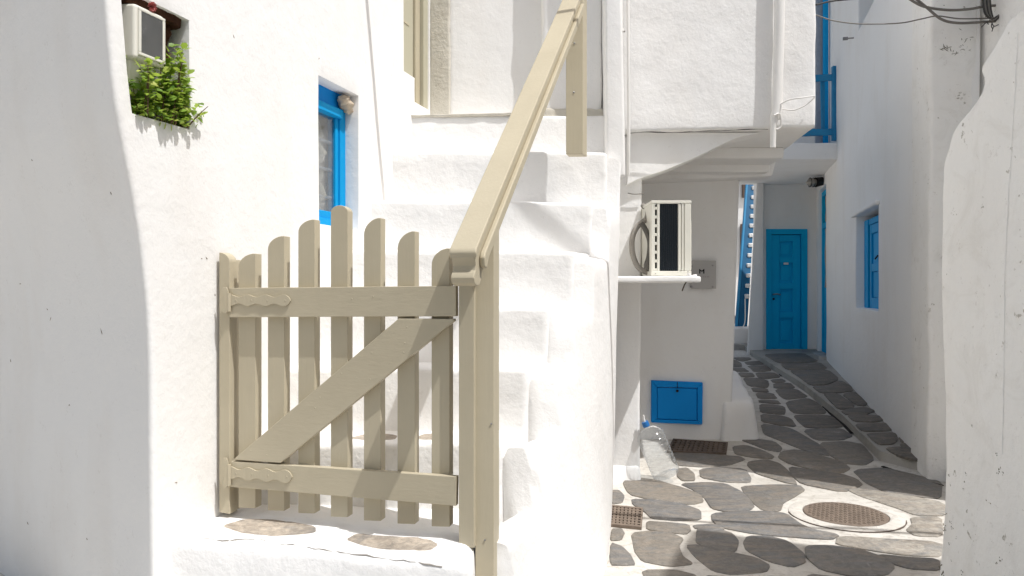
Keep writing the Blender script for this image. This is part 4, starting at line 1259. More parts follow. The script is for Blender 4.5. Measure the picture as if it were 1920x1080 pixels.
for x in (ax0 + 0.03, ax1 - 0.03):
    block("foot", box8(x - 0.02, x + 0.02, ay + 0.02, ay + 0.5, 1.372, az0 - 0.004), M['dark_brown'], ac, 0.002, 0.6)
ho = thing("insulated_hose", "grey insulated refrigerant hoses looping between wall and air conditioner", "hose", P(1205, 450, 4.95))
tube("hose_line", catmull([P(1206, 386, 5.05), P(1214, 394, 4.95), P(1212, 410, 4.9), P(1196, 424, 4.88), P(1186, 445, 4.87), P(1186, 475, 4.86), P(1196, 500, 4.86), P(1212, 510, 4.86), P(1226, 512, 4.88)], 7), 0.018, M['insulation'], ho, 12)
tube("hose_line", catmull([P(1202, 418, 4.80), P(1210, 430, 4.80), P(1218, 452, 4.80), P(1217, 480, 4.80), P(1212, 500, 4.80), P(1224, 507, 4.82)], 7), 0.017, M['old_hose'], ho, 12)
tube("hose_line", catmull([P(1177, 362, 5.03), P(1190, 364, 5.03), P(1208, 363, 5.03)], 5), 0.004, M['grey_cable'], ho, 6)
st = thing("drain_stub", "short white plastic drain pipe stub at the end of the air conditioner shelf", "pipe", P(1298, 521, 4.6))
tube("tube", [P(1272, 523, 4.62), P(1300, 521, 4.60)], 0.017, M['pvc'], st, 14)
tube("collar", [P(1300, 521, 4.60), P(1307, 520.5, 4.595)], 0.021, M['pvc'], st, 14)
tube("clip", [P(1291, 512, 4.60), P(1292, 517, 4.60)], 0.012, M['pvc'], st, 8)
tw = bmesh.new()
add_tube(tw, catmull([P(1288, 527, 4.6), P(1284, 533, 4.59), P(1281, 540, 4.59), P(1279, 546, 4.59)], 4), [0.004] * 12 + [0.002], 6)
for x, y in ((1277, 528), (1286, 528), (1293, 527)):
    add_lump(tw, P(x, y, 4.6), (0.008, 0.006, 0.005), 0.5, 50, 1)
tag(finish("twig", tw, M['twig']), "dry twig hanging from the air conditioner shelf", "twig")

# ---------------------------------------------------------------- PLAQUE
BY = 6.19
pq = thing("wall_plaque", "grey frosted plaque with a small dark emblem behind the air conditioner", "plaque", P(1310, 515, BY))
BF = (Vector((0, BY, 0)), Vector((1, 0, 0)), Vector((0, 1, 0)), UP)
pr = lambda pix, dY=BY: [FZ(x, y, dY) for x, y in pix]
prism("plate", pr([(1294, 541), (1341, 541), (1341, 489), (1294, 489)]), BF, -0.028, -0.020, M['plaque'], pq, 0.002)
for x, y in ((1297, 499), (1336, 498), (1336, 538), (1297, 538)):
    p = P(x, y, BY - 0.028)
    tube("standoff", [p + Vector((0, 0.03, 0)), p - Vector((0, 0.004, 0))], 0.008, M['steel'], pq, 10)
EM = [[(1311, 513), (1313.2, 513), (1313.2, 504.5), (1311, 504.5)], [(1318.6, 513), (1320.8, 513), (1320.8, 504.5), (1318.6, 504.5)],
      [(1313.2, 508.4), (1315.9, 509.6), (1318.6, 508.4), (1318.6, 506.0), (1315.9, 507.2), (1313.2, 506.0)]]
bm = bmesh.new()
for e in EM:
    add_prism(bm, pr(e, BY - 0.03), BF, -0.0305, -0.0285, 0)
finish("emblem", bm, M['black'], pq, smooth=False)
bm = bmesh.new()
for x in (1309, 1313, 1318, 1321.5, 1325.5, 1328):
    add_prism(bm, pr([(x, 520.2), (x + 2.2, 520.2), (x + 2.2, 517.6), (x, 517.6)], BY - 0.03), BF, -0.0300, -0.0285, 0)
finish("caption", bm, M['print'], pq, smooth=False)

# ---------------------------------------------------------------- BLUE HATCH
ht = thing("wall_hatch", "small square bright blue hatch low on the set-back white wall", "hatch", P(1270, 796, 6.17))
def hq(pix):
    return [FZ(x, y, 6.16) for x, y in pix]
HF = (Vector((0, 6.16, 0)), Vector((1, 0, 0)), Vector((0, 1, 0)), UP)
prism("frame", hq([(1222, 792), (1232, 786), (1232, 726), (1222, 714)]), HF, 0, 0.05, M['blue'], ht, 0.003)
prism("frame", hq([(1308, 789), (1317, 796), (1318, 718), (1308, 728)]), HF, 0, 0.05, M['blue'], ht, 0.003)
prism("frame", hq([(1222, 713.6), (1232, 725.6), (1308, 727.6), (1318, 717.6)]), HF, 0, 0.05, M['blue'], ht, 0.003)
prism("frame", hq([(1222, 792.4), (1317, 796.4), (1308, 789.4), (1232, 786.4)]), HF, 0, 0.05, M['blue'], ht, 0.003)
prism("door_panel", hq([(1233, 785.5), (1307, 788.5), (1307, 728.8), (1233, 726.8)]), HF, 0.006, 0.05, M['blue'], ht, 0.004)
tube("knob", [P(1270, 733, 6.165), P(1270, 733, 6.14)], 0.011, M['black'], ht, 10)
tube("pull", [P(1270, 728, 6.155), P(1270, 716, 6.15)], 0.0025, M['black'], ht, 6)

# ---------------------------------------------------------------- BOTTLE
base = G(1250, 901) + Vector((0, 0, 0.0)); 
topb = P(1207, 798, base.y - 0.02)
ax = (topb - base).normalized()
bt = thing("water_bottle", "big clear plastic water bottle with blue cap leaning on the white pillar", "bottle", base)
bu = Vector((0, 1, 0)).cross(ax).normalized(); bv = ax.cross(bu)
lift = 0.093 * abs(bu.z) + 0.004
bfm = (base + UP * lift, bu, bv, ax)
bm = bmesh.new()
prof = [(0.0005, 0.012), (0.06, 0.006), (0.086, 0.0), (0.094, 0.012)]
for i in range(6):
    h = 0.02 + i * 0.043
    prof += [(0.095, h), (0.095, h + 0.030), (0.0905, h + 0.036)]
prof += [(0.095, 0.285), (0.091, 0.300), (0.073, 0.320), (0.046, 0.334), (0.024, 0.344), (0.0195, 0.352), (0.0195, 0.362)]
lathe(bm, prof, bfm, 56)
finish("body", bm, M['clear'], bt)
bm = bmesh.new(); lathe(bm, [(0.0005, 0.392), (0.022, 0.391), (0.0235, 0.386), (0.0235, 0.358), (0.0205, 0.356)], bfm, 24)
finish("cap", bm, M['cap_blue'], bt)
tube("nozzle", [bfm[0] + ax * 0.392, bfm[0] + ax * 0.418 + bu * 0.004, bfm[0] + ax * 0.435 + bu * 0.010], [0.008, 0.007, 0.006], M['pvc'], bt, 10)
tube("handle", catmull([bfm[0] + ax * 0.345 + bu * 0.022, bfm[0] + ax * 0.335 + bu * 0.05, bfm[0] + ax * 0.30 + bu * 0.078], 5), 0.004, M['pvc'], bt, 6)

# ================================================================ HOUSE ALONG THE ALLEY (right-hand side)
R0 = Vector((2.83, 5.05, 0)); RD = Vector((0.2857, 1.0, 0)).normalized(); RN = Vector((RD.y, -RD.x, 0))   # into the wall
RFm = (R0, RD, RN, UP)
def RWp(w, q, z):
    return R0 + RD * w + RN * q + UP * z
ch = thing("alley_house", "shaded white house along the alley with blue shutter window and half-glazed door", "house", (3.6, 8.0, 0))
W1 = (1.80, 3.02, 1.09, 2.06); W2 = (1.15, 2.86, 3.99, 4.72); DR = (5.44, 6.36, 0.34, 2.74)
ex_w = (W1[0], W1[1], W2[0], W2[1], DR[0], DR[1]); ex_z = (W1[2], W1[3], W2[2], W2[3], DR[2], DR[3])
ex_w_hi = 3.30
ex_w = ex_w + (ex_w_hi,); ex_z = ex_z + (4.9,)
sheet("wall", lambda w, z: RWp(w, 0, z), breaks(0, 7.1, 0.18, ex_w), breaks(-0.1, 6.4, 0.16, ex_z),
      [(W1[0], W1[1], W1[2], W1[3]), (W2[0], W2[1], W2[2], W2[3]), (DR[0], DR[1], DR[2], DR[3]), (-1, ex_w_hi, 4.9, 9)], M['smooth'], ch, 0.30, 0.012, 0.012, 1.4, -RN)
# near pier and front wall
block("pier", [(2.80, 5.03, -0.1), (3.11, 4.97, -0.1), (3.3, 5.5, -0.1), (2.93, 5.5, -0.1), (2.83, 5.03, 4.9), (3.105, 4.97, 4.9), (3.3, 5.5, 4.9), (2.95, 5.5, 4.9)], M['dirty'], ch, 0.03, 0.12, 0.02, 2.2)
block("front_wall", [(3.14, 4.25, -0.1), (6.5, 3.3, -0.1), (6.8, 5.6, -0.1), (3.15, 5.14, -0.1), (3.14, 4.25, 4.6), (6.5, 3.3, 4.6), (6.8, 5.6, 4.6), (3.15, 5.14, 4.6)], M['dirty'], ch, 0.03, 0.15, 0.015, 2)
block("lintel_ledge", boxf(W1[0] - 0.06, W1[1] + 0.10, -0.035, 0.06, W1[3] - 0.005, W1[3] + 0.035, RFm), M['smooth'], ch, 0.015, 0.1, 0.006, 8)
scuff_later = [(1768 + 4.5 * (i_ % 7) + rnd.uniform(-3, 3), 84 + rnd.uniform(0, 18), rnd.uniform(.012, .035), rnd.uniform(-1.5, 1.5)) for i_ in range(16)] + \
    [(1815 + rnd.uniform(-16, 18), 55 + rnd.uniform(0, 40), rnd.uniform(.01, .03), rnd.uniform(-1.5, 1.5)) for i_ in range(12)] + [(1742, 12, .02, 1), (1770, 10, .012, 0)]
scuff(ch, [o_ for o_ in bpy.data.objects if o_.parent == ch and o_.name.startswith("pier")][0], scuff_later, M['moss'])
# shutter window
wn_ = bpy.data.objects.new("window", None); COL.objects.link(wn_); wn_.parent = ch; wn_.location = RWp(2.4, 0.1, W1[2]) - ch.location
def rp(par, name, a0, a1, b0, b1, d0, d1, mat, r=0.004):
    return block(name, boxf(a0, a1, d0, d1, b0, b1, RFm), mat, par, r, 0.8)
rp(wn_, "frame", W1[1] - 0.20, W1[1] + 0.01, W1[2] - 0.01, W1[3] - 0.05, 0.085, 0.16, M['blue_light'])
rp(wn_, "frame", W1[0] - 0.01, W1[0] + 0.08, W1[2] - 0.01, W1[3] - 0.05, 0.095, 0.16, M['blue_light'])
rp(wn_, "frame", W1[0] + 0.08, W1[1] - 0.20, W1[3] - 0.11, W1[3] - 0.05, 0.095, 0.16, M['blue_light'])
for a, b in ((W1[0] + 0.09, 2.29), (2.30, W1[1] - 0.235)):
    s = bpy.data.objects.new("shutter", None); COL.objects.link(s); s.parent = wn_; s.location = RWp(a, 0.1, W1[2]) - RWp(2.4, 0.1, W1[2])
    def sp_(name, a0, a1, b0, b1, d0, d1, mat, r=0.004):
        return block(name, boxf(a0, a1, d0, d1, b0, b1, RFm), mat, s, r, 0.8)
    z0_, z1_ = W1[2] + 0.0, W1[3] - 0.115
    for x in (a, b - 0.075):
        sp_("stile", x, x + 0.075, z0_, z1_, 0.10, 0.14, M['blue_light'])
    for z, hh in ((z0_, 0.11), ((z0_ + z1_) / 2 - 0.05, 0.08), (z1_ - 0.09, 0.09)):
        sp_("shutter_rail", a + 0.076, b - 0.076, z, z + hh, 0.102, 0.138, M['blue_light'])
    for z, y in ((z0_ + 0.112, (z0_ + z1_) / 2 - 0.052), ((z0_ + z1_) / 2 + 0.032, z1_ - 0.092)):
        sp_("panel", a + 0.077, b - 0.077, z, y, 0.118, 0.134, M['blue_light'])
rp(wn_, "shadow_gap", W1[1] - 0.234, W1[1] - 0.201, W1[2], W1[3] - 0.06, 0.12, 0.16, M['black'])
tube("stay_hook", [RWp(W1[0] + 0.55, 0.098, 1.62), RWp(W1[0] + 0.55, 0.07, 1.58)], 0.008, M['black'], wn_, 6)
rp(ch, "room_back", W1[0] - 0.1, W1[1] + 0.1, W1[2] - 0.1, W1[3] + 0.1, 0.28, 0.32, M['room'])
# upper window, mostly above the picture
uw = bpy.data.objects.new("window", None); COL.objects.link(uw); uw.parent = ch; uw.location = RWp(2.0, 0.15, W2[2]) - ch.location
rp(uw, "frame", W2[1] - 0.10, W2[1] + 0.02, W2[2], W2[3], 0.20, 0.26, M['pvc'])
rp(uw, "shutter", 1.2, 2.45, W2[2] + 0.18, W2[3], 0.16, 0.21, M['blue_light'])
rp(uw, "shutter_back", W2[0] - 0.1, W2[1] + 0.1, W2[2] - 0.1, W2[3] + 0.1, 0.27, 0.31, M['room'])
# door in the alley wall
dn_ = bpy.data.objects.new("door", None); COL.objects.link(dn_); dn_.parent = ch; dn_.location = RWp(5.9, 0.1, DR[2]) - ch.location
rp(dn_, "door_frame", DR[1] - 0.08, DR[1] + 0.02, DR[2], DR[3] - 0.02, 0.05, 0.14, M['blue_door'])
rp(dn_, "door_frame", DR[0] - 0.02, DR[0] + 0.07, DR[2], DR[3] - 0.02, 0.05, 0.14, M['blue_door'])
rp(dn_, "door_frame", DR[0] + 0.07, DR[1] - 0.08, DR[3] - 0.09, DR[3] - 0.02, 0.05, 0.14, M['blue_door'])
rp(dn_, "transom", DR[0] + 0.07, DR[1] - 0.08, 2.17, 2.25, 0.05, 0.14, M['blue_door'])
rp(dn_, "fanlight", DR[0] + 0.07, DR[1] - 0.08, 2.25, DR[3] - 0.09, 0.11, 0.115, M['pane'])
for i in range(5):
    a = DR[0] + 0.16 + i * 0.13
    tube("fanlight_bar", catmull([RWp(a + 0.03 * math.sin(j * 1.6), 0.085, 2.25 + j * 0.066) for j in range(7)], 3), 0.010, M['wood'] if i % 2 else M['shell'], dn_, 6)
rp(dn_, "door_leaf", DR[0] + 0.075, DR[0] + 0.20, DR[2] + 0.01, 2.165, 0.07, 0.12, M['blue_door'])
rp(dn_, "door_leaf", DR[1] - 0.22, DR[1] - 0.085, DR[2] + 0.01, 2.165, 0.07, 0.12, M['blue_door'])
rp(dn_, "door_leaf", DR[0] + 0.20, DR[1] - 0.22, DR[2] + 0.01, 1.30, 0.07, 0.12, M['blue_door'])
rp(dn_, "glass", DR[0] + 0.20, DR[1] - 0.22, 1.30, 2.165, 0.09, 0.095, M['pane'])
for i in range(3):
    a = DR[0] + 0.30 + i * 0.14
    tube("grille", catmull([RWp(a + 0.05 * math.sin(j * 1.3 + i), 0.07, 1.31 + j * 0.105) for j in range(9)], 3), 0.012, (M['rot'], M['flower'], M['shell'])[i], dn_, 6)
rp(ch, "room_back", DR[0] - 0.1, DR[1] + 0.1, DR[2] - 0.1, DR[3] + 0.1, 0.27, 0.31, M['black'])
block("door_step", boxf(DR[0] - 0.05, DR[1] + 0.1, -0.10, 0.06, 0.20, 0.36, RFm), M['kerb'], ch, 0.015, 0.1, 0.01, 6)
# bulkhead lamp over the door
lm = thing("bulkhead_lamp", "dusty round bulkhead lamp above the half-glazed door in the alley", "lamp", P(1526, 342, 10.6))
c = P(1522, 342, 10.55)
bm = bmesh.new(); add_lump(bm, c, (0.075, 0.075, 0.062), 0.03, 3, 3); finish("globe", bm, M['lamp'], lm)
bm = bmesh.new()
for dx in (-0.045, 0.0, 0.045):
    add_tube(bm, [c + Vector((dx + 0.02, 0.066 * math.sin(a), 0.055 * math.cos(a) * 1.15)) for a in [i * math.pi / 8 for i in range(17)]], 0.006, 5, False)
finish("cage", bm, M['black'], lm)
tube("mount", [c + Vector((0.05, 0, 0.0)), c + Vector((0.16, 0.02, 0.02))], [0.07, 0.06], M['black'], lm, 14)
# small metal peg on the wall
pg = thing("wall_peg", "small grey metal peg sticking out of the white wall below the upper window", "peg", RWp(2.95, 0, 3.9))
pp = on_plane(1601, 71, R0, RN)
tube("shank", [pp, pp - RN * 0.10], 0.008, M['steel'], pg, 8); tube("collar", [pp - RN * 0.06, pp - RN * 0.11], 0.018, M['steel'], pg, 10)

# ================================================================ END OF THE ALLEY: house with blue door and balcony
EY = 11.4
eh = thing("end_house", "small white house closing the alley with a narrow blue door under a balcony", "house", (4.2, 11.6, 0.3))
EF = (Vector((0, EY, 0)), Vector((1, 0, 0)), Vector((0, 1, 0)), UP)
dx0, dx1 = (1437 - 960) / FPX * EY, (1513 - 960) / FPX * EY
dz0, dz1 = FZ(1437, 661, EY)[1], FZ(1437, 430, EY)[1]
sheet("wall", lambda x, z: Vector((x, EY, z)), breaks(3.78, 5.2, 0.15, (dx0, dx1)), breaks(0.0, 6.2, 0.15, (dz0, dz1)), [(dx0, dx1, dz0, dz1)], M['smooth'], eh, 0.3, 0.01, 0.008, 1.6, Vector((0, -1, 0)))
block("corner_pier", [(3.535, 11.28, 0.1), (3.80, 11.28, 0.1), (3.90, 11.75, 0.1), (3.71, 11.75, 0.1), (3.71, 11.28, 3.1), (3.80, 11.28, 3.1), (3.95, 11.75, 3.1), (3.89, 11.75, 3.1)], M['smooth'], eh, 0.015, 0.1, 0.008, 5)
block("balcony_slab", [(2.75, 9.30, 2.90), (4.08, 9.30, 2.90), (4.68, 11.42, 2.88), (2.9, 11.42, 2.88), (2.75, 9.30, 3.11), (4.08, 9.30, 3.11), (4.68, 11.42, 3.11), (2.9, 11.42, 3.11)], M['smooth'], eh, 0.012, 0.15, 0.006, 3)
dd = bpy.data.objects.new("door", None); COL.objects.link(dd); dd.parent = eh; dd.location = Vector(((dx0 + dx1) / 2, EY, dz0)) - eh.location
def ep(name, a0, a1, b0, b1, d0, d1, mat, r=0.004, par=None):
    return block(name, box8(a0, a1, EY + d0, EY + d1, b0, b1), mat, par or dd, r, 1.0)
fw = 0.075
ep("door_frame", dx0 - 0.005, dx0 + fw, dz0, dz1 + 0.005, -0.012, 0.07, M['blue_door'])
ep("door_frame", dx1 - fw * 1.1, dx1 + 0.005, dz0, dz1 + 0.005, -0.012, 0.07, M['blue_door'])
ep("door_frame", dx0 + fw, dx1 - fw * 1.1, dz1 - fw, dz1 + 0.005, -0.012, 0.07, M['blue_door'])
la, lb = dx0 + fw + 0.008, dx1 - fw * 1.1 - 0.008
pz_ = [dz0 + 0.02, dz0 + 0.58, dz0 + 1.02, dz0 + 1.42, dz1 - fw - 0.01]
ep("stile", la, la + 0.12, pz_[0], pz_[4], 0.02, 0.06, M['blue_door'])
ep("stile", lb - 0.12, lb, pz_[0], pz_[4], 0.02, 0.06, M['blue_door'])
for z, hh in ((pz_[0], 0.12), (pz_[1] - 0.05, 0.09), (pz_[2] - 0.05, 0.09), (pz_[3] - 0.05, 0.09), (pz_[4] - 0.10, 0.10)):
    ep("door_rail", la + 0.121, lb - 0.121, z, z + hh, 0.012, 0.06, M['blue_door'])
for a, b in ((pz_[0] + 0.12, pz_[1] - 0.05), (pz_[1] + 0.04, pz_[2] - 0.05), (pz_[2] + 0.04, pz_[3] - 0.05), (pz_[3] + 0.04, pz_[4] - 0.10)):
    ep("panel", la + 0.121, lb - 0.121, a, b, 0.050, 0.062, M['blue_door'])
    ep("panel_field", la + 0.155, lb - 0.155, a + 0.04, b - 0.04, 0.040, 0.055, M['blue_door'], 0.006)
ep("back_board", dx0 + 0.02, dx1 - 0.02, dz0 + 0.01, dz1 - 0.02, 0.066, 0.09, M['black'])
ep("name_plate", *FZ(1470, 496, EY)[0:1], FZ(1479, 496, EY)[0], FZ(0, 496, EY)[1], FZ(0, 492, EY)[1], 0.012, 0.022, M['pvc'], 0.002)
tube("handle", catmull([P(1450, 552, EY + 0.0), P(1451, 552, EY - 0.05), P(1458, 551.5, EY - 0.055), P(1463, 552.5, EY - 0.05)], 4), 0.011, M['steel'], dd, 8)
tube("keyhole", [P(1450.5, 560.5, EY + 0.03), P(1450.5, 560.5, EY + 0.008)], 0.016, M['black'], dd, 10)
ep("threshold", dx0, dx1, dz0 - 0.05, dz0 + 0.015, -0.03, 0.1, M['dark_brown'], 0.004)

rl = thing("balcony_railing", "worn blue wooden balcony railing beside the sunlit upper room", "railing", P(1566, 262, 9.35))
def bal(name, pix, Y0_, Y1_, mat=M['blue_worn']):
    return prism(name, [FZ(x, y, Y0_) for x, y in pix], (Vector((0, Y0_, 0)), Vector((1, 0, 0)), Vector((0, 1, 0)), UP), 0, Y1_ - Y0_, mat, rl, 0.006)
bal("post", [(1562, 263), (1570.5, 263), (1570.5, 123), (1562, 123)], 9.35, 9.41)
bal("top_rail", [(1470, 156), (1562, 150.5), (1562, 138.5), (1470, 142)], 9.36, 9.40)
bal("bottom_rail", [(1470, 256), (1562, 253), (1562, 240.5), (1470, 244)], 9.36, 9.40)
bal("baluster", [(1541, 253), (1547, 253), (1547, 152), (1539, 152)], 9.42, 9.45)
for i in range(3):
    bal("lower_slat", [(1470, 256 - i * 5), (1548, 253 - i * 5), (1548, 250 - i * 5), (1470, 253 - i * 5)], 9.44 + i * 0.3, 9.50 + i * 0.3)
bp = thing("balcony_post", "tall thin bright blue post rising behind the balcony railing", "post", P(1551, 266, 9.9))
block("shaft", box8(*[FZ(1546, 0, 9.9)[0], FZ(1553.5, 0, 9.9)[0]], 9.9, 9.96, 3.10, 6.0), M['blue_light'], bp, 0.004, 1)
block("back_board", box8(*[FZ(1530, 0, 10.0)[0], FZ(1546, 0, 10.0)[0]], 10.0, 10.04, 3.10, 6.0), M['bar'], bp, 0.004, 1)

# far lane beyond the end house: stepped blue-railed stair and a distant wall
fh = thing("far_house", "distant pale house with small brown shutters glimpsed beyond the blue stair", "house", (5.0, 15.5, 0.5))
block("wall", box8(3.2, 6.0, 15.0, 15.6, 0.2, 6.0), M['smooth'], fh, 0.02, 0.5, 0.02, 2)
block("shutter", box8(FZ(1388, 0, 14.98)[0], FZ(1402, 0, 14.98)[0], 14.94, 14.99, FZ(0, 500, 14.98)[1], FZ(0, 420, 14.98)[1]), M['brown'], fh, 0.01, 1)
block("shutter", box8(FZ(1391, 0, 14.98)[0], FZ(1404, 0, 14.98)[0], 14.94, 14.99, FZ(0, 371, 14.98)[1], FZ(0, 331, 14.98)[1]), M['brown'], fh, 0.01, 1)
fs = thing("blue_stair", "steep blue stair stringer with white tread ends leaning against the end house", "stair", P(1392, 610, 12.2))
sb, stp = P(1389, 612, 12.2), P(1408, 322, 13.4)
for nm, off, wd, mt in (("stringer", 0.025, 0.075, 'blue_deep'), ("handrail", -0.075, 0.018, 'blue_worn')):
    a, b = sb + Vector((off, 0, 0)), stp + Vector((off * 0.8, 0, 0))
    block(nm, [a + Vector((-wd, -0.03, 0)), a + Vector((wd, -0.03, 0)), a + Vector((wd, 0.03, 0)), a + Vector((-wd, 0.03, 0)), b + Vector((-wd, -0.03, 0)), b + Vector((wd, -0.03, 0)), b + Vector((wd, 0.03, 0)), b + Vector((-wd, 0.03, 0))], M[mt], fs, 0.006, 1)
for i in range(13):
    p = sb.lerp(stp, 0.18 + i * 0.064)
    block("tread", box8(p.x + 0.02, p.x + 0.10, p.y - 0.06, p.y + 0.1, p.z - 0.035, p.z + 0.035), M['plaster'], fs, 0.015, 1, 0.006, 20)
ld = thing("lane_step", "white masonry block at the foot of the blue stair", "step", (3.75, 12.2, 0.3))
block("block", box8(3.55, 3.98, 12.0, 12.8, 0.2, 0.66), M['plaster'], ld, 0.03, 0.1, 0.01, 5)
block("plinth", box8(3.45, 3.9, 11.8, 12.0, 0.2, 0.42), M['kerb'], ld, 0.03, 0.1, 0.01, 5)
ws_ = thing("wood_board", "reddish brown wooden board leaning in the far lane beside the set-back wall", "board", P(1377, 606, 12.5))
prism("board", [FZ(x, y, 12.5) for x, y in [(1366, 607), (1382, 607), (1373, 568), (1366, 560)]], (Vector((0, 12.5, 0)), Vector((1, 0, 0)), Vector((0, 1, 0)), UP), 0, 0.04, M['wood'], ws_, 0.004)
tag(tube("lane_wire", catmull([P(1397, 560, 12.0), P(1397, 600, 11.95), P(1392, 614, 11.9), P(1383, 618, 11.9)], 6), 0.008, M['pvc']), "white wire trailing down beside the blue stair", "wire")

# ================================================================ ROUGH PARAPET WALL AT THE RIGHT EDGE
pw = thing("parapet_wall", "rough weathered white parapet wall with stepped sloping top beside the street", "wall", (1.6, 2.4, 0))
PF, PN = Vector((1.553, 2.70, 0)), Vector((1.50, 1.55, 0))
pd = (PN - PF).normalized(); pn = Vector((-pd.y, pd.x, 0))
if pn.x < 0:
    pn = -pn
prof = [(1757, 1085), (1766, 1000), (1771, 900), (1772, 860), (1769, 720), (1766, 600), (1764, 480), (1764, 380), (1765, 340), (1767, 305), (1775, 280), (1780, 260), (1787, 243), (1799, 226), (1817, 205), (1834, 180), (1841, 163), (1842, 147), (1838, 137), (1837, 130), (1843, 118), (1855, 101), (1866, 82), (1881, 56), (1889, 36), (1898, 20), (1920, 6), (1960, -18)]
pts = []
for x, y in prof:
    h = on_plane(x, y, PF, pn) - PF
    pts.append((h.dot(pd), h.z))
s_last = pts[-1][0]
pts = [(-0.03, -0.1), (pts[0][0] - 0.012, 0.12)] + pts + [(1.15, pts[-1][1] + 0.28), (1.15, -0.1)]
# filled as a grid between outline and base so that the face can undulate
sm = catmull([Vector((a, 0, b)) for a, b in pts[2:-1]], 5)
outl = [(pts[0][0], pts[0][1]), (pts[1][0], pts[1][1])] + [(p.x, p.z) for p in sm] + [pts[-1]]
bm = bmesh.new()
def left_edge(z):
    best = None
    for (a, za), (b, zb) in zip(outl[:-1], outl[1:-1]):
        if min(za, zb) - 1e-9 <= z <= max(za, zb) + 1e-9 and abs(zb - za) > 1e-9:
            s = a + (b - a) * (z - za) / (zb - za)
            best = s if best is None else max(best, s)
    return best
zt_max = outl[-2][1]
nz, ns = 200, 26
grid = {}
for j in range(nz + 1):
    z = -0.1 + (zt_max - 0.002 + 0.1) * j / nz
    le = left_edge(z)
    for i in range(ns + 1):
        t = (i / ns)
        s = le + (1.15 - le) * t
        p = PF + pd * s + UP * z
        p = p + wob(p, 0.006, 2.0) + wob(p, 0.0025, 12)
        grid[i, j] = (s, z, p)
TK = 0.34
fv, bv_ = {}, {}
for (i, j), (s, z, p) in grid.items():
    rd = 0.007 if i == 0 else 0.0
    fv[i, j] = bm.verts.new(p + pn * rd)
    bv_[i, j] = bm.verts.new(p + pn * (TK - rd))
for i in range(ns):
    for j in range(nz):
        bm.faces.new((fv[i, j], fv[i + 1, j], fv[i + 1, j + 1], fv[i, j + 1]))
        bm.faces.new((bv_[i, j], bv_[i, j + 1], bv_[i + 1, j + 1], bv_[i + 1, j]))
for j in range(nz):
    bm.faces.new((fv[0, j], fv[0, j + 1], bv_[0, j + 1], bv_[0, j]))
    bm.faces.new((fv[ns, j], bv_[ns, j], bv_[ns, j + 1], fv[ns, j + 1]))
for i in range(ns):
    bm.faces.new((fv[i, nz], fv[i + 1, nz], bv_[i + 1, nz], bv_[i, nz]))
    bm.faces.new((fv[i, 0], bv_[i, 0], bv_[i + 1, 0], fv[i + 1, 0]))
finish("wall", bm, M['dirty'], pw, angle=60)
bm = bmesh.new()
ck = catmull([on_plane(x, y, PF - pn * 0.002, pn) for x, y in [(1909, 60), (1903, 160), (1897, 260), (1892, 340), (1888, 440), (1884, 560), (1881, 700), (1879, 800), (1878, 850)]], 8)
ck = [p + wob(p, 0.006, 2.0) + wob(p, 0.0025, 12) for p in ck]
add_tube(bm, ck, [0.0006 + 0.0010 * abs(noise.noise(p * 18)) for p in ck], 5)
finish("crack", bm, M['plaster'], pw)
bm = bmesh.new()                                        # moss and holes low on the wall
for x, y, r in ((1783, 980, .008), (1786, 992, .009), (1811, 890, .007), (1809, 905, .006), (1806, 918, .005), (1874, 880, .010), (1879, 886, .008), (1869, 884, .006), (1771, 985, .008), (1772, 995, .009), (1774, 965, .006), (1780, 1020, .006), (1793, 1009, .005), (1878, 1050, .008), (1870, 1056, .005), (1763, 1060, .010), (1766, 1075, .012), (1804, 1075, .008), (1822, 799, .004), (1868, 850, .006), (1856, 945, .006), (1850, 938, .005), (1780, 893, .004), (1783, 1050, .005)):
    p = on_plane(x, y, PF, pn)
    p = p + wob(p, 0.006, 2.0) + wob(p, 0.0025, 12)
    for _ in range(4):
        add_lump(bm, p + Vector((0.001, rnd.uniform(-1, 1), rnd.uniform(-1, 1))) * r * 0.9, (0.0015, r * rnd.uniform(.12, .32), r * rnd.uniform(.12, .42)), 0.6, 60, 1)
finish("moss", bm, M['moss'], pw)["kind"] = "stuff"

# ================================================================ CABLES
CY = 4.95
def cable(name, label, pix, r, mat, Y0=CY, Y1=None):
    n = len(pix)
    pts = [P(x, y, Y0 + ((Y1 or Y0) - Y0) * i / (n - 1)) for i, (x, y) in enumerate(pix)]
    return tag(tube(name, catmull(pts, 8), r, M[mat], None, 7), label, "cable", "cables strung between the houses over the alley")
cable("cable", "thick grey cable sagging high from the alley into the coil on the pier", [(1690, -12), (1722, 8), (1745, 15), (1782, 19), (1818, 17), (1845, 12), (1872, 11), (1893, 20)], 0.0085, 'grey_cable', 4.88, 4.86)
cable("cable", "second thick grey cable looping lower past the pier below the first one", [(1708, -10), (1735, 12), (1765, 36), (1795, 43), (1832, 42), (1862, 40), (1886, 38)], 0.0085, 'grey_cable', 4.88, 4.86)
cable("cable", "thin grey wire drooping from the sunlit room corner across to the pier", [(1530, 28), (1560, 38), (1600, 44), (1640, 45), (1690, 43), (1730, 35), (1758, 30), (1800, 35), (1860, 34)], 0.0042, 'grey_cable', 4.98, 4.86)
cable("cable", "thin dark wire running up steeply from the sunlit room corner", [(1530, 9), (1560, 2), (1600, -2), (1650, -6)], 0.006, 'cable', 4.98, 5.2)
cc = P(1853, 18, 4.85)
coil = thing("cable_coil", "tangled coil of black and grey cables fixed high on the pier", "cable coil", cc)
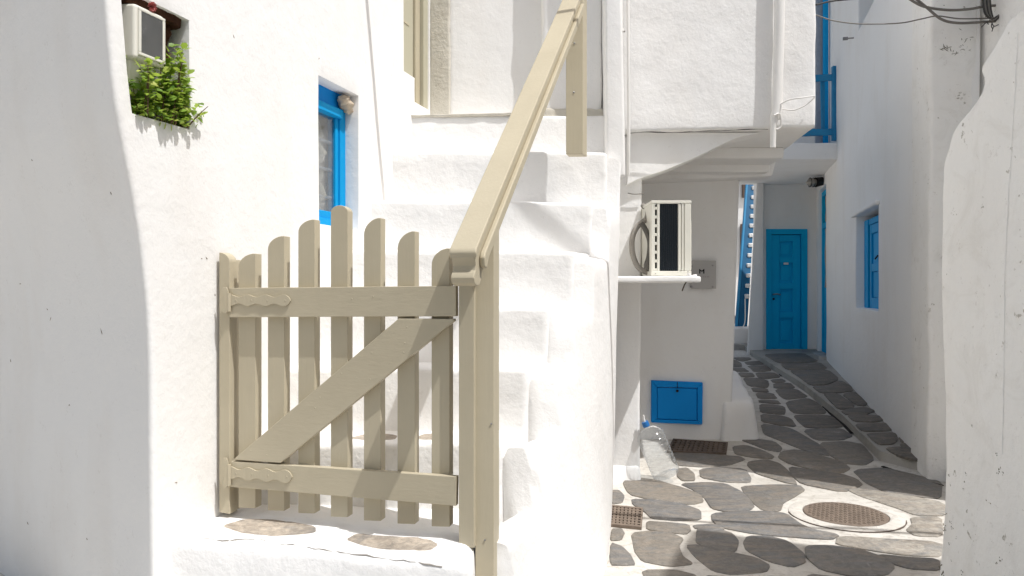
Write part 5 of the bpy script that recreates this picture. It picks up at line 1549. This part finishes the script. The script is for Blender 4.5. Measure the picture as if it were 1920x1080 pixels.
for i in range(5):
    pth = []
    for a in range(0, 26):
        t = a / 25
        ang = -2.4 + t * 3.9 + i * 0.12
        pth.append(cc + Vector((0.05 * math.cos(ang) - 0.012 * i + 0.02, -0.02 + 0.012 * i, 0.12 * math.sin(ang) * (0.8 + 0.08 * i) + (0.5 if t > 2 else 0))))
    pth = [cc + Vector((-0.045 + 0.012 * i, 0, 0.35))] + [cc + Vector((-0.04 + 0.012 * i, 0, 0.15)), cc + Vector((-0.035 + 0.011 * i, -0.01, 0.0)), cc + Vector((-0.015 + 0.011 * i, -0.02, -0.055 - 0.006 * i)), cc + Vector((0.03 + 0.01 * i, -0.02, -0.065 + 0.008 * i)), cc + Vector((0.10, -0.015, -0.05 + 0.01 * i))]
    tube("strand", catmull(pth, 6), 0.0065, M['grey_cable' if i % 2 else 'cable'], coil, 6)
bm = bmesh.new()
for i in range(7):
    a = rnd.uniform(0, 6.28)
    s = cc + Vector((0.02, -0.01, -0.09)) + Vector((rnd.uniform(-.03, .06), 0, rnd.uniform(-.02, .03)))
    add_tube(bm, catmull([s, s + Vector((0.02 * math.cos(a), -0.01, 0.03 * math.sin(a))), s + Vector((0.05 * math.cos(a + 0.6), -0.005, 0.04 * math.sin(a + 0.8)))], 4), 0.003, 5)
finish("loose_end", bm, M['cable'], coil)
# overhead cable whose shadow crosses the street and the house wall
hc = 3.45
def over(t):
    return Vector((0.607 + SUN.x * hc + 1.653 * t, 4.25 + SUN.y * hc - 0.32 * t, hc - 0.05 * math.sin((t + 1.75) / 2.95 * math.pi)))
tag(tube("overhead_cable", [over(-1.72 + 2.9 * i / 24) for i in range(25)], 0.017, M['cable']), "black overhead cable strung across the street above the stairs", "cable", "cables strung between the houses over the alley")

# ================================================================ NEIGHBOUR ACROSS THE STREET (its roof corner shades the paving)
nb = thing("neighbour_house", "white flat-roofed neighbour house across the street", "house", (4.0, 1.5, 0))
NH = 5.0
C0 = Vector((0.954 + SUN.x * NH, 4.01 + SUN.y * NH, 0))
e1, e2 = Vector((0.93, -0.37, 0)).normalized(), Vector((-0.28, -0.64, 0)).normalized()
q = [C0, C0 + e1 * 6, C0 + e1 * 6 + e2 * 6, C0 + e2 * 6]
block("wall", [q[3] - UP * 0.1, q[2] - UP * 0.1, q[1] - UP * 0.1, q[0] - UP * 0.1, q[3] + UP * NH, q[2] + UP * NH, q[1] + UP * NH, q[0] + UP * NH], M['smooth'], nb, 0.02, 0.5)
